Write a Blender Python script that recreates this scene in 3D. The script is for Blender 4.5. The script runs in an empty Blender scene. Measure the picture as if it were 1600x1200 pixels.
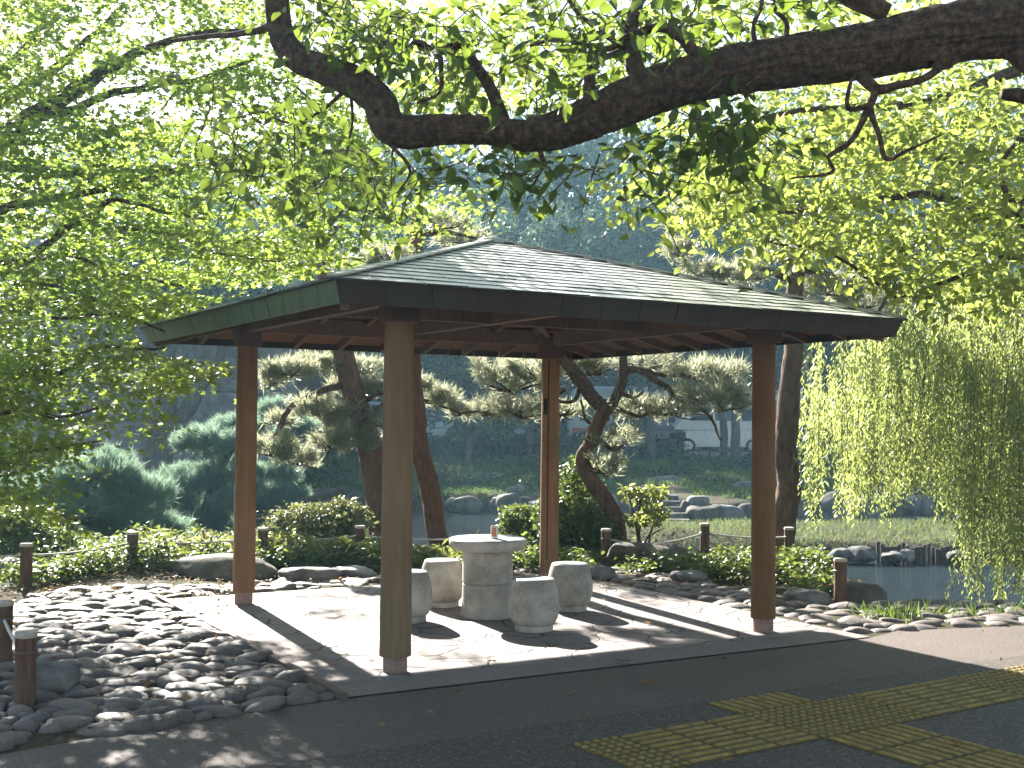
import bpy, bmesh, math, random
import numpy as np
from mathutils import Vector, Matrix
rng = np.random.default_rng(11)
random.seed(5)
sc = bpy.context.scene
COL = sc.collection
PI = math.pi
# ------------------------------------------------------------------ camera
CAMH, FPX, PITCH, ROLL = 1.65, 1869.65, 0.030905, 0.0097
cp, sp, cr, sr = math.cos(PITCH), math.sin(PITCH), math.cos(ROLL), math.sin(ROLL)
Rv = np.array([cr, -sr*sp, sr*cp]); Uv = np.array([-sr, -cr*sp, cr*cp]); Fv = np.array([0, cp, sp])
def ray(u, v):
    u = np.asarray(u, float); v = np.asarray(v, float)
    return ((u-800)/FPX)[..., None]*Rv - ((v-600)/FPX)[..., None]*Uv + Fv
def at(u, v, d):            # world point seen at photo pixel (u, v) at distance y = d
    r = ray(u, v); d = np.asarray(d, float)
    return r*(d/r[..., 1])[..., None] + np.array([0, 0, CAMH])
def on(u, v, z=0.0):        # world point on the level z
    r = ray(u, v); t = (z-CAMH)/r[..., 2]
    return r*t[..., None] + np.array([0, 0, CAMH])
def proj(p):
    q = np.asarray(p, float)-np.array([0, 0, CAMH]); y = q@Fv
    return 800+FPX*(q@Rv)/y, 600-FPX*(q@Uv)/y
def inpoly(u, v, poly):
    poly = np.asarray(poly, float); c = np.zeros(np.shape(u), bool); n = len(poly)
    for i in range(n):
        x1, y1 = poly[i]; x2, y2 = poly[(i+1) % n]
        if y1 == y2: continue
        c ^= ((y1 > v) != (y2 > v)) & (u < (x2-x1)*(v-y1)/(y2-y1)+x1)
    return c
cam = bpy.data.objects.new('camera', bpy.data.cameras.new('camera')); COL.objects.link(cam)
cam.matrix_world = Matrix(((Rv[0], Uv[0], -Fv[0], 0), (Rv[1], Uv[1], -Fv[1], 0), (Rv[2], Uv[2], -Fv[2], CAMH), (0, 0, 0, 1)))
cam.data.sensor_width = 36; cam.data.lens = 36*FPX/1600; cam.data.clip_end = 2000; cam.data.clip_start = .05
sc.camera = cam
# ------------------------------------------------------------------ light
SUN_EL, SUN_AZ = math.radians(30), math.radians(25.5)     # azimuth west of +Y
sdir = np.array([-math.sin(SUN_AZ)*math.cos(SUN_EL), math.cos(SUN_AZ)*math.cos(SUN_EL), math.sin(SUN_EL)])
sl = bpy.data.lights.new('sun', 'SUN'); sl.energy = 5.0; sl.angle = math.radians(.55); sl.color = (1, .95, .86)
so = bpy.data.objects.new('sun', sl); COL.objects.link(so)
so.rotation_euler = Vector(-sdir).to_track_quat('-Z', 'Y').to_euler()
w = bpy.data.worlds.new('World'); sc.world = w; w.use_nodes = True
nt = w.node_tree; sky = nt.nodes.new('ShaderNodeTexSky'); sky.sky_type = 'NISHITA'; sky.sun_disc = False
sky.sun_elevation = SUN_EL; sky.sun_rotation = -SUN_AZ; sky.air_density = 1.0; sky.dust_density = .6; sky.ozone_density = 1.0
tint = nt.nodes.new('ShaderNodeMix'); tint.data_type = 'RGBA'; tint.blend_type = 'MULTIPLY'; tint.inputs[0].default_value = 1; tint.inputs[7].default_value = (1, .91, .80, 1)
nt.links.new(sky.outputs[0], tint.inputs[6]); nt.links.new(tint.outputs[2], nt.nodes['Background'].inputs[0]); nt.nodes['Background'].inputs[1].default_value = .055
sc.view_settings.view_transform = 'Standard'; sc.view_settings.look = 'None'; sc.view_settings.exposure = 2.6; sc.view_settings.gamma = 1
cy = sc.cycles
cy.max_bounces = 6; cy.diffuse_bounces = 3; cy.glossy_bounces = 3; cy.transmission_bounces = 4; cy.transparent_max_bounces = 8; cy.volume_bounces = 0
cy.sample_clamp_indirect = 6; cy.use_denoising = True; cy.caustics_reflective = False; cy.caustics_refractive = False
# ------------------------------------------------------------------ noise
def vnoise(p, seed=0):
    p = np.asarray(p, float); i = np.floor(p).astype(np.int64); f = p-i; f = f*f*(3-2*f)
    def h(a, b, c):
        n = (a*374761393+b*668265263+c*2147483647+seed*974711) & 0xffffffff
        n = ((n ^ (n >> 13))*1274126177) & 0xffffffff
        return ((n ^ (n >> 16)) & 0xffff)/65535.
    x, y, z = i[..., 0], i[..., 1], i[..., 2]; r = 0
    for dx in (0, 1):
        for dy in (0, 1):
            for dz in (0, 1):
                wgt = (f[..., 0] if dx else 1-f[..., 0])*(f[..., 1] if dy else 1-f[..., 1])*(f[..., 2] if dz else 1-f[..., 2])
                r = r+wgt*h(x+dx, y+dy, z+dz)
    return r
def fbm(p, seed=0, o=4):
    p = np.asarray(p, float); s = 0; a = .5
    for k in range(o):
        s = s+a*(vnoise(p*2**k, seed+k)-.5); a *= .5
    return s*2
# ------------------------------------------------------------------ materials
def mat(name, build):
    m = bpy.data.materials.new(name); m.use_nodes = True; t = m.node_tree
    b = t.nodes['Principled BSDF']; build(t, b); return m
def N(t, typ, **kw):
    n = t.nodes.new('ShaderNode'+typ)
    for k, v in kw.items():
        if k in n.inputs: n.inputs[k].default_value = v
        else: setattr(n, k, v)
    return n
def ramp(t, stops, fac=None):
    n = t.nodes.new('ShaderNodeValToRGB'); e = n.color_ramp.elements
    while len(e) < len(stops): e.new(.5)
    for i, (p, c) in enumerate(stops): e[i].position = p; e[i].color = (*c, 1)
    if fac is not None: t.links.new(fac, n.inputs[0])
    return n.outputs[0]
def coord(t, scale=(1, 1, 1)):
    g = t.nodes.new('ShaderNodeNewGeometry'); m = N(t, 'Mapping'); m.inputs['Scale'].default_value = scale
    t.links.new(g.outputs['Position'], m.inputs[0]); return m.outputs[0]
def ocoord(t, scale=(1, 1, 1)):
    g = t.nodes.new('ShaderNodeTexCoord'); m = N(t, 'Mapping'); m.inputs['Scale'].default_value = scale
    t.links.new(g.outputs['Object'], m.inputs[0]); return m.outputs[0]
def noise(t, vec, scale, detail=4, rough=.6):
    n = N(t, 'TexNoise', Scale=scale, Detail=detail, Roughness=rough); t.links.new(vec, n.inputs['Vector']); return n.outputs[0]
def bump(t, b, h, strength=.5, dist=.01):
    n = N(t, 'Bump', Strength=strength, Distance=dist); t.links.new(h, n.inputs['Height']); t.links.new(n.outputs[0], b.inputs['Normal'])
def mix(t, fac, a, c, mode='MIX'):
    n = t.nodes.new('ShaderNodeMix'); n.data_type = 'RGBA'; n.blend_type = mode
    for s, v in ((n.inputs[0], fac), (n.inputs[6], a), (n.inputs[7], c)):
        if hasattr(v, 'is_linked') or isinstance(v, bpy.types.NodeSocket): t.links.new(v, s)
        elif isinstance(v, (int, float)): s.default_value = v
        else: s.default_value = (*v, 1)
    return n.outputs[2]
def speckled(name, stops, scale, rough=.8, bs=.4, bd=.004, stretch=(1, 1, 1), fine=120, obj=False, spec=.3):
    def f(t, b):
        v = (ocoord if obj else coord)(t, stretch); n = noise(t, v, scale); t.links.new(ramp(t, stops, n), b.inputs['Base Color'])
        b.inputs['Roughness'].default_value = rough; b.inputs['Specular IOR Level'].default_value = spec
        bump(t, b, noise(t, v, fine, 3), bs, bd)
    return mat(name, f)
def plain(name, c, rough=.6, metal=0, spec=.5):
    def f(t, b):
        v = coord(t); n = noise(t, v, 9, 5); t.links.new(ramp(t, [(.3, tuple(x*.85 for x in c)), (.7, tuple(min(1, x*1.1) for x in c))], n), b.inputs['Base Color'])
        b.inputs['Roughness'].default_value = rough; b.inputs['Metallic'].default_value = metal; b.inputs['Specular IOR Level'].default_value = spec
    return mat(name, f)
def leafmat(name, dark, light, trans, tf=.5, rough=.45, spec=.35, clump=1.2):
    def f(t, b):
        g = t.nodes.new('ShaderNodeNewGeometry'); n = noise(t, coord(t), clump, 2)
        a = N(t, 'Math', operation='ADD'); t.links.new(g.outputs['Random Per Island'], a.inputs[0]); t.links.new(n, a.inputs[1])
        m = N(t, 'Math', operation='MULTIPLY'); m.inputs[1].default_value = .5; t.links.new(a.outputs[0], m.inputs[0])
        c = ramp(t, [(.2, dark), (.75, light)], m.outputs[0]); t.links.new(c, b.inputs['Base Color'])
        b.inputs['Roughness'].default_value = rough; b.inputs['Specular IOR Level'].default_value = spec
        tr = N(t, 'BsdfTranslucent'); c2 = ramp(t, [(.22, tuple(x*.58 for x in trans)), (.72, trans)], m.outputs[0]); t.links.new(c2, tr.inputs[0])
        mx = N(t, 'MixShader'); mx.inputs[0].default_value = tf
        t.links.new(b.outputs[0], mx.inputs[1]); t.links.new(tr.outputs[0], mx.inputs[2])
        t.links.new(mx.outputs[0], t.nodes['Material Output'].inputs[0])
    return mat(name, f)
def barkmat(name, stops, scale=14, along=.22):
    def f(t, b):
        v = coord(t, (1, 1, along)); n = noise(t, v, scale, 6, .7); t.links.new(ramp(t, stops, n), b.inputs['Base Color'])
        b.inputs['Roughness'].default_value = .9; b.inputs['Specular IOR Level'].default_value = .2; bump(t, b, n, .8, .03)
    return mat(name, f)
M = {}
M['bark_dark'] = barkmat('dark bark', [(.35, (.02, .013, .010)), (.5, (.075, .048, .033)), (.68, (.2, .125, .08))], 34, .8)
M['bark_pine'] = barkmat('pine bark', [(.3, (.045, .026, .018)), (.55, (.13, .075, .05)), (.8, (.22, .14, .10))], 16, .35)
M['bark_red'] = barkmat('red pine bark', [(.3, (.05, .022, .012)), (.6, (.16, .065, .032)), (.85, (.24, .12, .07))], 16, .35)
M['bark_grey'] = barkmat('grey bark', [(.3, (.04, .035, .03)), (.6, (.11, .095, .08)), (.85, (.2, .18, .15))], 10, .4)
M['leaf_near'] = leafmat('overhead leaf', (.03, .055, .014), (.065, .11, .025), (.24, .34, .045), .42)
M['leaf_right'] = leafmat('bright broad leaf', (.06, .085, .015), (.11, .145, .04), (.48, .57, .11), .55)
M['leaf_maple'] = leafmat('maple leaf', (.05, .08, .016), (.10, .14, .035), (.42, .56, .085), .55)
M['leaf_willow'] = leafmat('willow leaf', (.07, .09, .035), (.13, .15, .06), (.52, .60, .17), .54)
M['needle_lit'] = leafmat('pine needle', (.05, .08, .04), (.18, .20, .13), (.54, .55, .36), .5, .32, .8, 5)
M['needle_blue'] = leafmat('blue green pine needle', (.05, .105, .08), (.15, .24, .19), (.30, .43, .30), .5, .5, .4, 4)
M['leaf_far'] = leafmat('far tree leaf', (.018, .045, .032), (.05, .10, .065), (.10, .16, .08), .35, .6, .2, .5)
M['leaf_shrub'] = leafmat('shrub leaf', (.025, .05, .016), (.06, .10, .03), (.20, .26, .05), .4, .35, .5)
M['leaf_azalea'] = leafmat('azalea leaf', (.04, .055, .02), (.09, .11, .04), (.26, .28, .09), .4, .35, .5)
M['leaf_cover'] = leafmat('ground cover leaf', (.04, .065, .018), (.075, .115, .03), (.25, .32, .06), .45, .4, .45)
M['leaf_bamboo'] = leafmat('bamboo grass leaf', (.06, .085, .02), (.12, .145, .045), (.36, .40, .10), .45, .4, .4)
M['grass'] = leafmat('grass blade', (.03, .065, .015), (.07, .12, .03), (.18, .27, .05), .4, .6, .2, .6)
M['grass_dry'] = leafmat('pond side grass', (.05, .075, .03), (.11, .14, .06), (.2, .25, .09), .4, .6, .2, .8)
M['dry'] = leafmat('dry leaf', (.10, .055, .02), (.32, .20, .09), (.3, .17, .06), .3, .7, .2, 3)
def wood(name, c1, c2, c3, rough=.75):
    def f(t, b):
        v = ocoord(t, (1, 1, .06)); n = noise(t, v, 38, 6, .65); n2 = noise(t, ocoord(t, (1, 1, .5)), 2.2, 3)
        c = ramp(t, [(.25, c1), (.55, c2), (.8, c3)], n); t.links.new(mix(t, .45, c, ramp(t, [(.3, c1), (.7, c3)], n2)), b.inputs['Base Color'])
        b.inputs['Roughness'].default_value = rough; b.inputs['Specular IOR Level'].default_value = .3; bump(t, b, n, .35, .006)
    return mat(name, f)
M['post_grey'] = wood('weathered grey brown post', (.12, .07, .036), (.20, .127, .07), (.27, .185, .11))
M['post_orange'] = wood('orange brown post', (.12, .056, .024), (.205, .105, .046), (.27, .155, .075))
M['post_brown'] = wood('brown post', (.09, .042, .018), (.16, .078, .034), (.22, .12, .06))
M['beam'] = wood('red brown beam', (.08, .047, .032), (.15, .094, .066), (.21, .14, .10))
M['deck'] = wood('orange roof boards', (.10, .045, .022), (.165, .08, .04), (.22, .12, .065))
M['cap'] = plain('dark post bracket', (.09, .05, .04), .6)
M['foot'] = speckled('pinkish concrete foot', [(.3, (.2, .13, .11)), (.7, (.32, .22, .19))], 40)
M['crack'] = plain('black split', (.012, .008, .006), .9)
M['fence_wood'] = speckled('rough dark fence post', [(.3, (.06, .032, .022)), (.7, (.15, .085, .055))], 30, .85, .6, .01, (1, 1, .15), 60)
M['fence_top'] = speckled('pale sawn post top', [(.3, (.30, .25, .2)), (.7, (.5, .44, .38))], 60)
M['rope'] = speckled('pale rope', [(.3, (.38, .36, .33)), (.7, (.55, .52, .48))], 80)
M['fascia'] = None
def shing(t, b):
    g = t.nodes.new('ShaderNodeNewGeometry'); n = noise(t, coord(t), 7, 5)
    c = ramp(t, [(0, (.36, .35, .33)), (.5, (.43, .42, .40)), (1, (.50, .49, .47))], g.outputs['Random Per Island'])
    t.links.new(mix(t, .35, c, ramp(t, [(.3, (.22, .22, .205)), (.7, (.46, .45, .43))], n)), b.inputs['Base Color'])
    b.inputs['Roughness'].default_value = .38; b.inputs['Specular IOR Level'].default_value = .8
    bump(t, b, noise(t, coord(t), 160, 3), .35, .003)
M['shingle'] = mat('slate green shingle', shing)
M['shingle_butt'] = plain('shingle butt ends with painted shade', (.045, .043, .04), .8)  # shade on the course risers, put into a darker butt colour
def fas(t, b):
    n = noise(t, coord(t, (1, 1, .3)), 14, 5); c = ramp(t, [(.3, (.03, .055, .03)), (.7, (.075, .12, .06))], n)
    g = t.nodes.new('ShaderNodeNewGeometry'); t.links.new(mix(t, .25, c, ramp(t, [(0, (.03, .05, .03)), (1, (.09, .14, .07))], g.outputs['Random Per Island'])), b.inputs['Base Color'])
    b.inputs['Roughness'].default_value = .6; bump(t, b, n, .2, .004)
M['fascia'] = mat('eave shingle with painted green glow', fas)  # green maple glow on the left fascia, put into its colour
M['fascia_brown'] = plain('dark brown eave shingle', (.04, .028, .022), .75)
def stone(name, c1, c2, c3, sc1=45, bs=.45):
    def f(t, b):
        v = ocoord(t); n = noise(t, v, sc1, 5, .75); n2 = noise(t, v, 3.5, 4)
        c = ramp(t, [(.3, c1), (.5, c2), (.72, c3)], n); t.links.new(mix(t, .5, c, ramp(t, [(.38, tuple(x*.8 for x in c1)), (.62, c3)], n2)), b.inputs['Base Color'])
        b.inputs['Roughness'].default_value = .85; b.inputs['Specular IOR Level'].default_value = .3; bump(t, b, n, bs, .006)
    return mat(name, f)
M['granite'] = stone('speckled granite', (.19, .175, .15), (.37, .345, .30), (.54, .51, .46), 80, .6)
M['granite_top'] = stone('polished granite top', (.24, .25, .25), (.36, .37, .37), (.46, .47, .47), 120, .15)
M['granite_top'].node_tree.nodes['Principled BSDF'].inputs['Roughness'].default_value = .38
M['rock'] = stone('grey rock', (.05, .048, .046), (.12, .115, .11), (.22, .21, .20), 9, .8)
M['rock_dark'] = stone('dark mossy rock', (.035, .03, .026), (.085, .075, .06), (.15, .13, .10), 9, .8)
M['rock_pale'] = stone('pale rock', (.14, .13, .125), (.26, .25, .235), (.38, .36, .34), 12, .6)
def cob(t, b):
    g = t.nodes.new('ShaderNodeNewGeometry'); v = coord(t); n = noise(t, v, 26, 5, .7)
    c = ramp(t, [(0, (.058, .043, .038)), (.5, (.11, .085, .075)), (1, (.19, .15, .132))], g.outputs['Random Per Island'])
    t.links.new(mix(t, .5, c, ramp(t, [(.3, (.05, .039, .034)), (.7, (.2, .16, .142))], n)), b.inputs['Base Color'])
    b.inputs['Roughness'].default_value = .62; b.inputs['Specular IOR Level'].default_value = .45; bump(t, b, noise(t, v, 55, 5, .75), .6, .012)
M['cobble'] = mat('river cobble', cob)
def soil(t, b):
    v = coord(t); n = noise(t, v, 5, 6, .7); n2 = noise(t, v, 60, 4, .7)
    c = ramp(t, [(.3, (.035, .025, .017)), (.55, (.08, .057, .038)), (.8, (.15, .11, .07))], n2)
    c = mix(t, ramp(t, [(.45, (0, 0, 0)), (.6, (1, 1, 1))], n), c, (.05, .065, .025))
    t.links.new(c, b.inputs['Base Color']); b.inputs['Roughness'].default_value = .95; b.inputs['Specular IOR Level'].default_value = .1; bump(t, b, n2, .8, .03)
M['soil'] = mat('damp soil with litter', soil)
def asph(t, b):
    v = coord(t); n = noise(t, v, 60, 4, .95); n2 = noise(t, v, 1.6, 4)
    vo = N(t, 'TexVoronoi', Scale=150); t.links.new(v, vo.inputs['Vector'])
    c = ramp(t, [(.34, (.034, .024, .020)), (.52, (.088, .066, .056)), (.68, (.24, .19, .165))], n)
    c = mix(t, .35, c, ramp(t, [(.3, (.05, .036, .03)), (.7, (.105, .078, .066))], n2)); t.links.new(c, b.inputs['Base Color'])
    b.inputs['Roughness'].default_value = .72; b.inputs['Specular IOR Level'].default_value = .4; bump(t, b, vo.outputs[0], .7, .007)
M['asphalt'] = mat('brown grey asphalt', asph)
M['asphalt_new'] = speckled('darker asphalt strip', [(.34, (.026, .019, .016)), (.54, (.066, .050, .042)), (.72, (.18, .14, .12))], 60, .72, .7, .007, fine=130, spec=.4)
def pav(t, b):
    v = coord(t); wn = N(t, 'TexNoise', Scale=2.2, Detail=3); t.links.new(v, wn.inputs['Vector'])
    wv = mix(t, .16, v, wn.outputs['Color'])
    vo = N(t, 'TexVoronoi', Scale=3.1, feature='DISTANCE_TO_EDGE'); t.links.new(wv, vo.inputs['Vector'])
    vc = N(t, 'TexVoronoi', Scale=3.1); t.links.new(wv, vc.inputs['Vector'])
    n = noise(t, v, 130, 3, .8); n2 = noise(t, v, 3, 4)
    c = ramp(t, [(.3, (.12, .095, .088)), (.55, (.21, .175, .165)), (.8, (.33, .29, .275))], n)
    sx = t.nodes.new('ShaderNodeSeparateColor'); t.links.new(vc.outputs['Color'], sx.inputs[0]); c = mix(t, .35, c, ramp(t, [(0, (.3, .28, .27)), (1, (.7, .69, .68))], sx.outputs[0]), 'SOFT_LIGHT')
    c = mix(t, .3, c, ramp(t, [(.3, (.13, .10, .095)), (.7, (.26, .225, .21))], n2))
    gm = ramp(t, [(.0, (1, 1, 1)), (.016, (1, 1, 1)), (.03, (0, 0, 0))], vo.outputs['Distance'])
    t.links.new(mix(t, gm, c, (.075, .06, .05)), b.inputs['Base Color'])
    gh = ramp(t, [(0, (0, 0, 0)), (.035, (1, 1, 1))], vo.outputs['Distance'])
    add = N(t, 'Math', operation='ADD'); ms = N(t, 'Math', operation='MULTIPLY'); ms.inputs[1].default_value = .25
    t.links.new(n, ms.inputs[0]); t.links.new(gh, add.inputs[0]); t.links.new(ms.outputs[0], add.inputs[1])
    b.inputs['Roughness'].default_value = .75; bump(t, b, add.outputs[0], .7, .012)
M['paving'] = mat('crazy paving', pav)
M['paving_band'] = speckled('paving border slab', [(.3, (.12, .092, .085)), (.55, (.20, .163, .152)), (.8, (.31, .27, .255))], 130, .8, .4, .006)
M['kerb'] = plain('rusty edging strip', (.10, .06, .045), .7)
M['tactile_base'] = speckled('tactile base with painted shade', [(.3, (.07, .05, .02)), (.7, (.15, .105, .036))], 30, .8, .3, .004)  # low-light shade between the ribs, put into the base colour
M['tactile'] = speckled('worn yellow tactile tile', [(.3, (.14, .095, .03)), (.55, (.27, .185, .045)), (.8, (.37, .27, .085))], 25, .7, .3, .004)
def wat(t, b):
    v = coord(t, (1, 2.2, 1)); n = noise(t, v, 2.6, 5, .6)
    b.inputs['Base Color'].default_value = (.014, .02, .02, 1); b.inputs['Roughness'].default_value = .03; b.inputs['Specular IOR Level'].default_value = .7
    b.inputs['IOR'].default_value = 1.36; bump(t, b, n, 1.0, .09)
M['water'] = mat('dark pond water', wat)
M['wallstone'] = stone('blue grey wall block', (.10, .10, .11), (.17, .17, .18), (.25, .25, .26), 3, .6)
M['can_red'] = plain('red printed can', (.45, .16, .10), .35)
M['can_metal'] = plain('aluminium', (.55, .54, .5), .35, .7)
M['glass_dark'] = plain('dark car glass', (.02, .03, .04), .06, 0, .8)
M['tyre'] = plain('tyre rubber', (.02, .02, .02), .8)
M['rim'] = plain('wheel rim', (.4, .4, .42), .35, .8)
M['white_paint'] = plain('white car paint', (.78, .79, .8), .25)
M['red_paint'] = plain('red car paint', (.55, .07, .035), .25)
M['dark_paint'] = plain('dark blue paint', (.03, .04, .07), .25)
M['silver_paint'] = plain('silver blue paint', (.42, .5, .58), .3, .2)
M['orange_paint'] = plain('orange red paint', (.65, .14, .04), .35)
M['lamp_red'] = plain('red lamp lens', (.4, .02, .02), .2)
M['lamp_white'] = plain('clear lamp lens', (.7, .7, .68), .15)
M['rail'] = plain('black railing', (.02, .022, .025), .5)
M['conc'] = speckled('pale concrete', [(.3, (.3, .3, .29)), (.7, (.45, .45, .44))], 6)
M['road'] = speckled('grey road', [(.3, (.06, .06, .06)), (.7, (.10, .10, .10))], 20)
M['plume'] = leafmat('pale seed head', (.3, .24, .2), (.5, .42, .36), (.45, .36, .3), .5, .8, .1)
M['soil_red'] = plain('red leaf', (.5, .12, .03), .6)
M['build'] = plain('pale building wall', (.55, .56, .56), .7)
# ------------------------------------------------------------------ mesh builder
class MB:
    def __init__(s): s.v = []; s.f = []; s.n = 0; s.mi = []
    def add(s, v, f, mi=0):
        v = np.asarray(v, float).reshape(-1, 3)
        for g in (f if isinstance(f, list) and len(f) and isinstance(f[0], np.ndarray) else [f]):
            g = np.asarray(g, np.int64)
            if g.size: s.f.append(g+s.n); s.mi.append(np.full(len(g), mi))
        s.v.append(v); s.n += len(v)
    def box(s, lo, hi, rot=None, mi=0):
        lo = np.array(lo, float); hi = np.array(hi, float)
        v = np.array([[(lo, hi)[i][0], (lo, hi)[j][1], (lo, hi)[k][2]] for i in (0, 1) for j in (0, 1) for k in (0, 1)])
        if rot is not None: v = v@np.asarray(rot).T
        s.add(v, [[0, 1, 3, 2], [4, 6, 7, 5], [0, 4, 5, 1], [2, 3, 7, 6], [0, 2, 6, 4], [1, 5, 7, 3]], mi) if False else s.add(v, np.array([[0, 1, 3, 2], [4, 6, 7, 5], [0, 4, 5, 1], [2, 3, 7, 6], [0, 2, 6, 4], [1, 5, 7, 3]]), mi)
    def bar(s, a, b, wdt, hgt, up=(0, 0, 1), mi=0):       # rectangular bar from a to b
        a = np.array(a, float); b = np.array(b, float); t = b-a; t /= np.linalg.norm(t); r = np.cross(t, up); r /= np.linalg.norm(r); u = np.cross(r, t)
        v = [p+r*i*wdt/2+u*j*hgt/2 for p in (a, b) for i, j in ((-1, -1), (1, -1), (1, 1), (-1, 1))]
        s.add(v, np.array([[0, 1, 2, 3], [7, 6, 5, 4], [0, 4, 5, 1], [1, 5, 6, 2], [2, 6, 7, 3], [3, 7, 4, 0]]), mi)
    def lathe(s, prof, c=(0, 0, 0), n=32, mi=0):           # (r, z) pairs bottom to top
        prof = np.array(prof, float); a = np.linspace(0, 2*PI, n, endpoint=False)
        v = np.stack([prof[:, 0:1]*np.cos(a), prof[:, 0:1]*np.sin(a), np.repeat(prof[:, 1:2], n, 1)], -1).reshape(-1, 3)+np.array(c)
        k = len(prof); i = np.arange(k-1)[:, None]*n; j = np.arange(n)[None]; j2 = (j+1) % n
        f = np.stack([i+j, i+j2, i+n+j2, i+n+j], -1).reshape(-1, 4); s.add(v, f, mi)
        s.add(np.vstack([v[:n], v[-n:]]), [np.array([[0, (q+1), q] for q in range(1, n-1)]), np.array([[n, n+q, n+q+1] for q in range(1, n-1)])], mi)
    def tube(s, path, rad, n=10, sub=4, wob=0, seed=0, bark=0, mi=0):
        p = np.array(path, float); r = np.broadcast_to(np.array(rad, float), (len(p),)) if np.ndim(rad) == 0 else np.array(rad, float)
        if sub > 1 and len(p) > 2:
            pp = np.vstack([2*p[0]-p[1], p, 2*p[-1]-p[-2]]); q = []; rr = []
            for i in range(len(p)-1):
                for k in range(sub):
                    t = k/sub; a, b, c, d = pp[i:i+4]
                    q.append(.5*(2*b+(c-a)*t+(2*a-5*b+4*c-d)*t*t+(3*b-a-3*c+d)*t**3)); rr.append(r[i]*(1-t)+r[i+1]*t)
            q.append(p[-1]); rr.append(r[-1]); p = np.array(q); r = np.array(rr)
        elif sub > 1:
            t = np.linspace(0, 1, sub+1)[:, None]; p = p[0]*(1-t)+p[1]*t; r = r[0]*(1-t[:, 0])+r[1]*t[:, 0]
        if wob: p = p+(np.stack([fbm(p*3, seed), fbm(p*3, seed+9), fbm(p*3, seed+17)], -1))*wob
        T = np.gradient(p, axis=0); T /= np.linalg.norm(T, axis=1)[:, None]+1e-9
        u = np.cross(T[0], (.3, .2, .93)); u /= np.linalg.norm(u)+1e-9; Us = []
        for t in T:
            u = u-t*(u@t); u /= np.linalg.norm(u)+1e-9; Us.append(u)
        Us = np.array(Us); Vs = np.cross(T, Us); a = np.linspace(0, 2*PI, n, endpoint=False)
        R = np.repeat(r[:, None], n, 1)
        if bark:
            L = np.concatenate([[0], np.cumsum(np.linalg.norm(np.diff(p, axis=0), axis=1))])
            ang = np.stack(np.broadcast_arrays(np.cos(a)[None]*6.5, np.sin(a)[None]*6.5, L[:, None]*10), -1)
            ang2 = np.stack(np.broadcast_arrays(np.cos(a)[None]*1.5, np.sin(a)[None]*1.5, L[:, None]*2.2), -1)
            ridg = 1-np.abs(fbm(ang, seed, 4))*2.6
            R = R*(1+bark*(ridg-.5)+bark*1.1*fbm(ang2, seed+3, 3))
        v = p[:, None]+R[..., None]*(np.cos(a)[None, :, None]*Us[:, None]+np.sin(a)[None, :, None]*Vs[:, None])
        k = len(p); i = np.arange(k-1)[:, None]*n; j = np.arange(n)[None]; j2 = (j+1) % n
        f = np.stack([i+j, i+j2, i+n+j2, i+n+j], -1).reshape(-1, 4); v = v.reshape(-1, 3)
        v = np.vstack([v, p[:1], p[-1:]]); c0, c1 = k*n, k*n+1; jj = np.arange(n); j2 = (jj+1) % n
        s.add(v, [f, np.stack([np.full(n, c0), j2, jj], -1), np.stack([np.full(n, c1), (k-1)*n+jj, (k-1)*n+j2], -1)], mi)
    def build(s, name, m, parent=None, smooth=True, loc=None):
        me = bpy.data.meshes.new(name); v = np.vstack(s.v) if s.v else np.zeros((0, 3))
        if parent is not None: v = v-np.array(wloc(parent))
        elif loc is not None: v = v-np.array(loc)
        me.vertices.add(len(v)); me.vertices.foreach_set('co', v.astype(np.float32).ravel())
        idx = np.concatenate([g.ravel() for g in s.f]); tot = np.concatenate([np.full(len(g), g.shape[1]) for g in s.f]); st = np.concatenate([[0], np.cumsum(tot)[:-1]])
        me.loops.add(len(idx)); me.loops.foreach_set('vertex_index', idx.astype(np.int32)); me.polygons.add(len(tot))
        me.polygons.foreach_set('loop_start', st.astype(np.int32)); me.polygons.foreach_set('loop_total', tot.astype(np.int32))
        me.polygons.foreach_set('material_index', np.concatenate(s.mi).astype(np.int32))
        me.polygons.foreach_set('use_smooth', np.full(len(tot), bool(smooth)))
        for q in (m if isinstance(m, (list, tuple)) else [m]): me.materials.append(q)
        me.update(calc_edges=True)
        if smooth == 'auto':
            me.polygons.foreach_set('use_smooth', np.full(len(tot), True))
            me.set_sharp_from_angle(angle=math.radians(38))
        o = bpy.data.objects.new(name, me); COL.objects.link(o)
        if parent is not None: o.parent = parent
        elif loc is not None: o.location = loc
        return o
def wloc(o):
    l = Vector(o.location)
    while o.parent: o = o.parent; l += Vector(o.location)
    return l
def tag(o, label=None, cat=None, group=None, kind=None):
    for k, v in (('label', label), ('category', cat), ('group', group), ('kind', kind)):
        if v: o[k] = v
    return o
def thing(name, label, cat, loc, group=None):
    o = bpy.data.objects.new(name, None); COL.objects.link(o); o.location = [float(x) for x in loc]; o.empty_display_size = .2
    return tag(o, label, cat, group)
def dup(root, loc, rotz=0, label=None):
    r = root.copy(); COL.objects.link(r); r.location = [float(x) for x in loc]; r.rotation_euler = (0, 0, rotz)
    if label: r['label'] = label
    for ch in list(root.children):
        c = ch.copy(); COL.objects.link(c); c.parent = r
        for g in list(ch.children):
            d = g.copy(); COL.objects.link(d); d.parent = c
    return r
def norm(a): return a/(np.linalg.norm(a, axis=-1, keepdims=True)+1e-9)
def rnd(n, s=1): return rng.normal(size=(n, 3))*s
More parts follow.
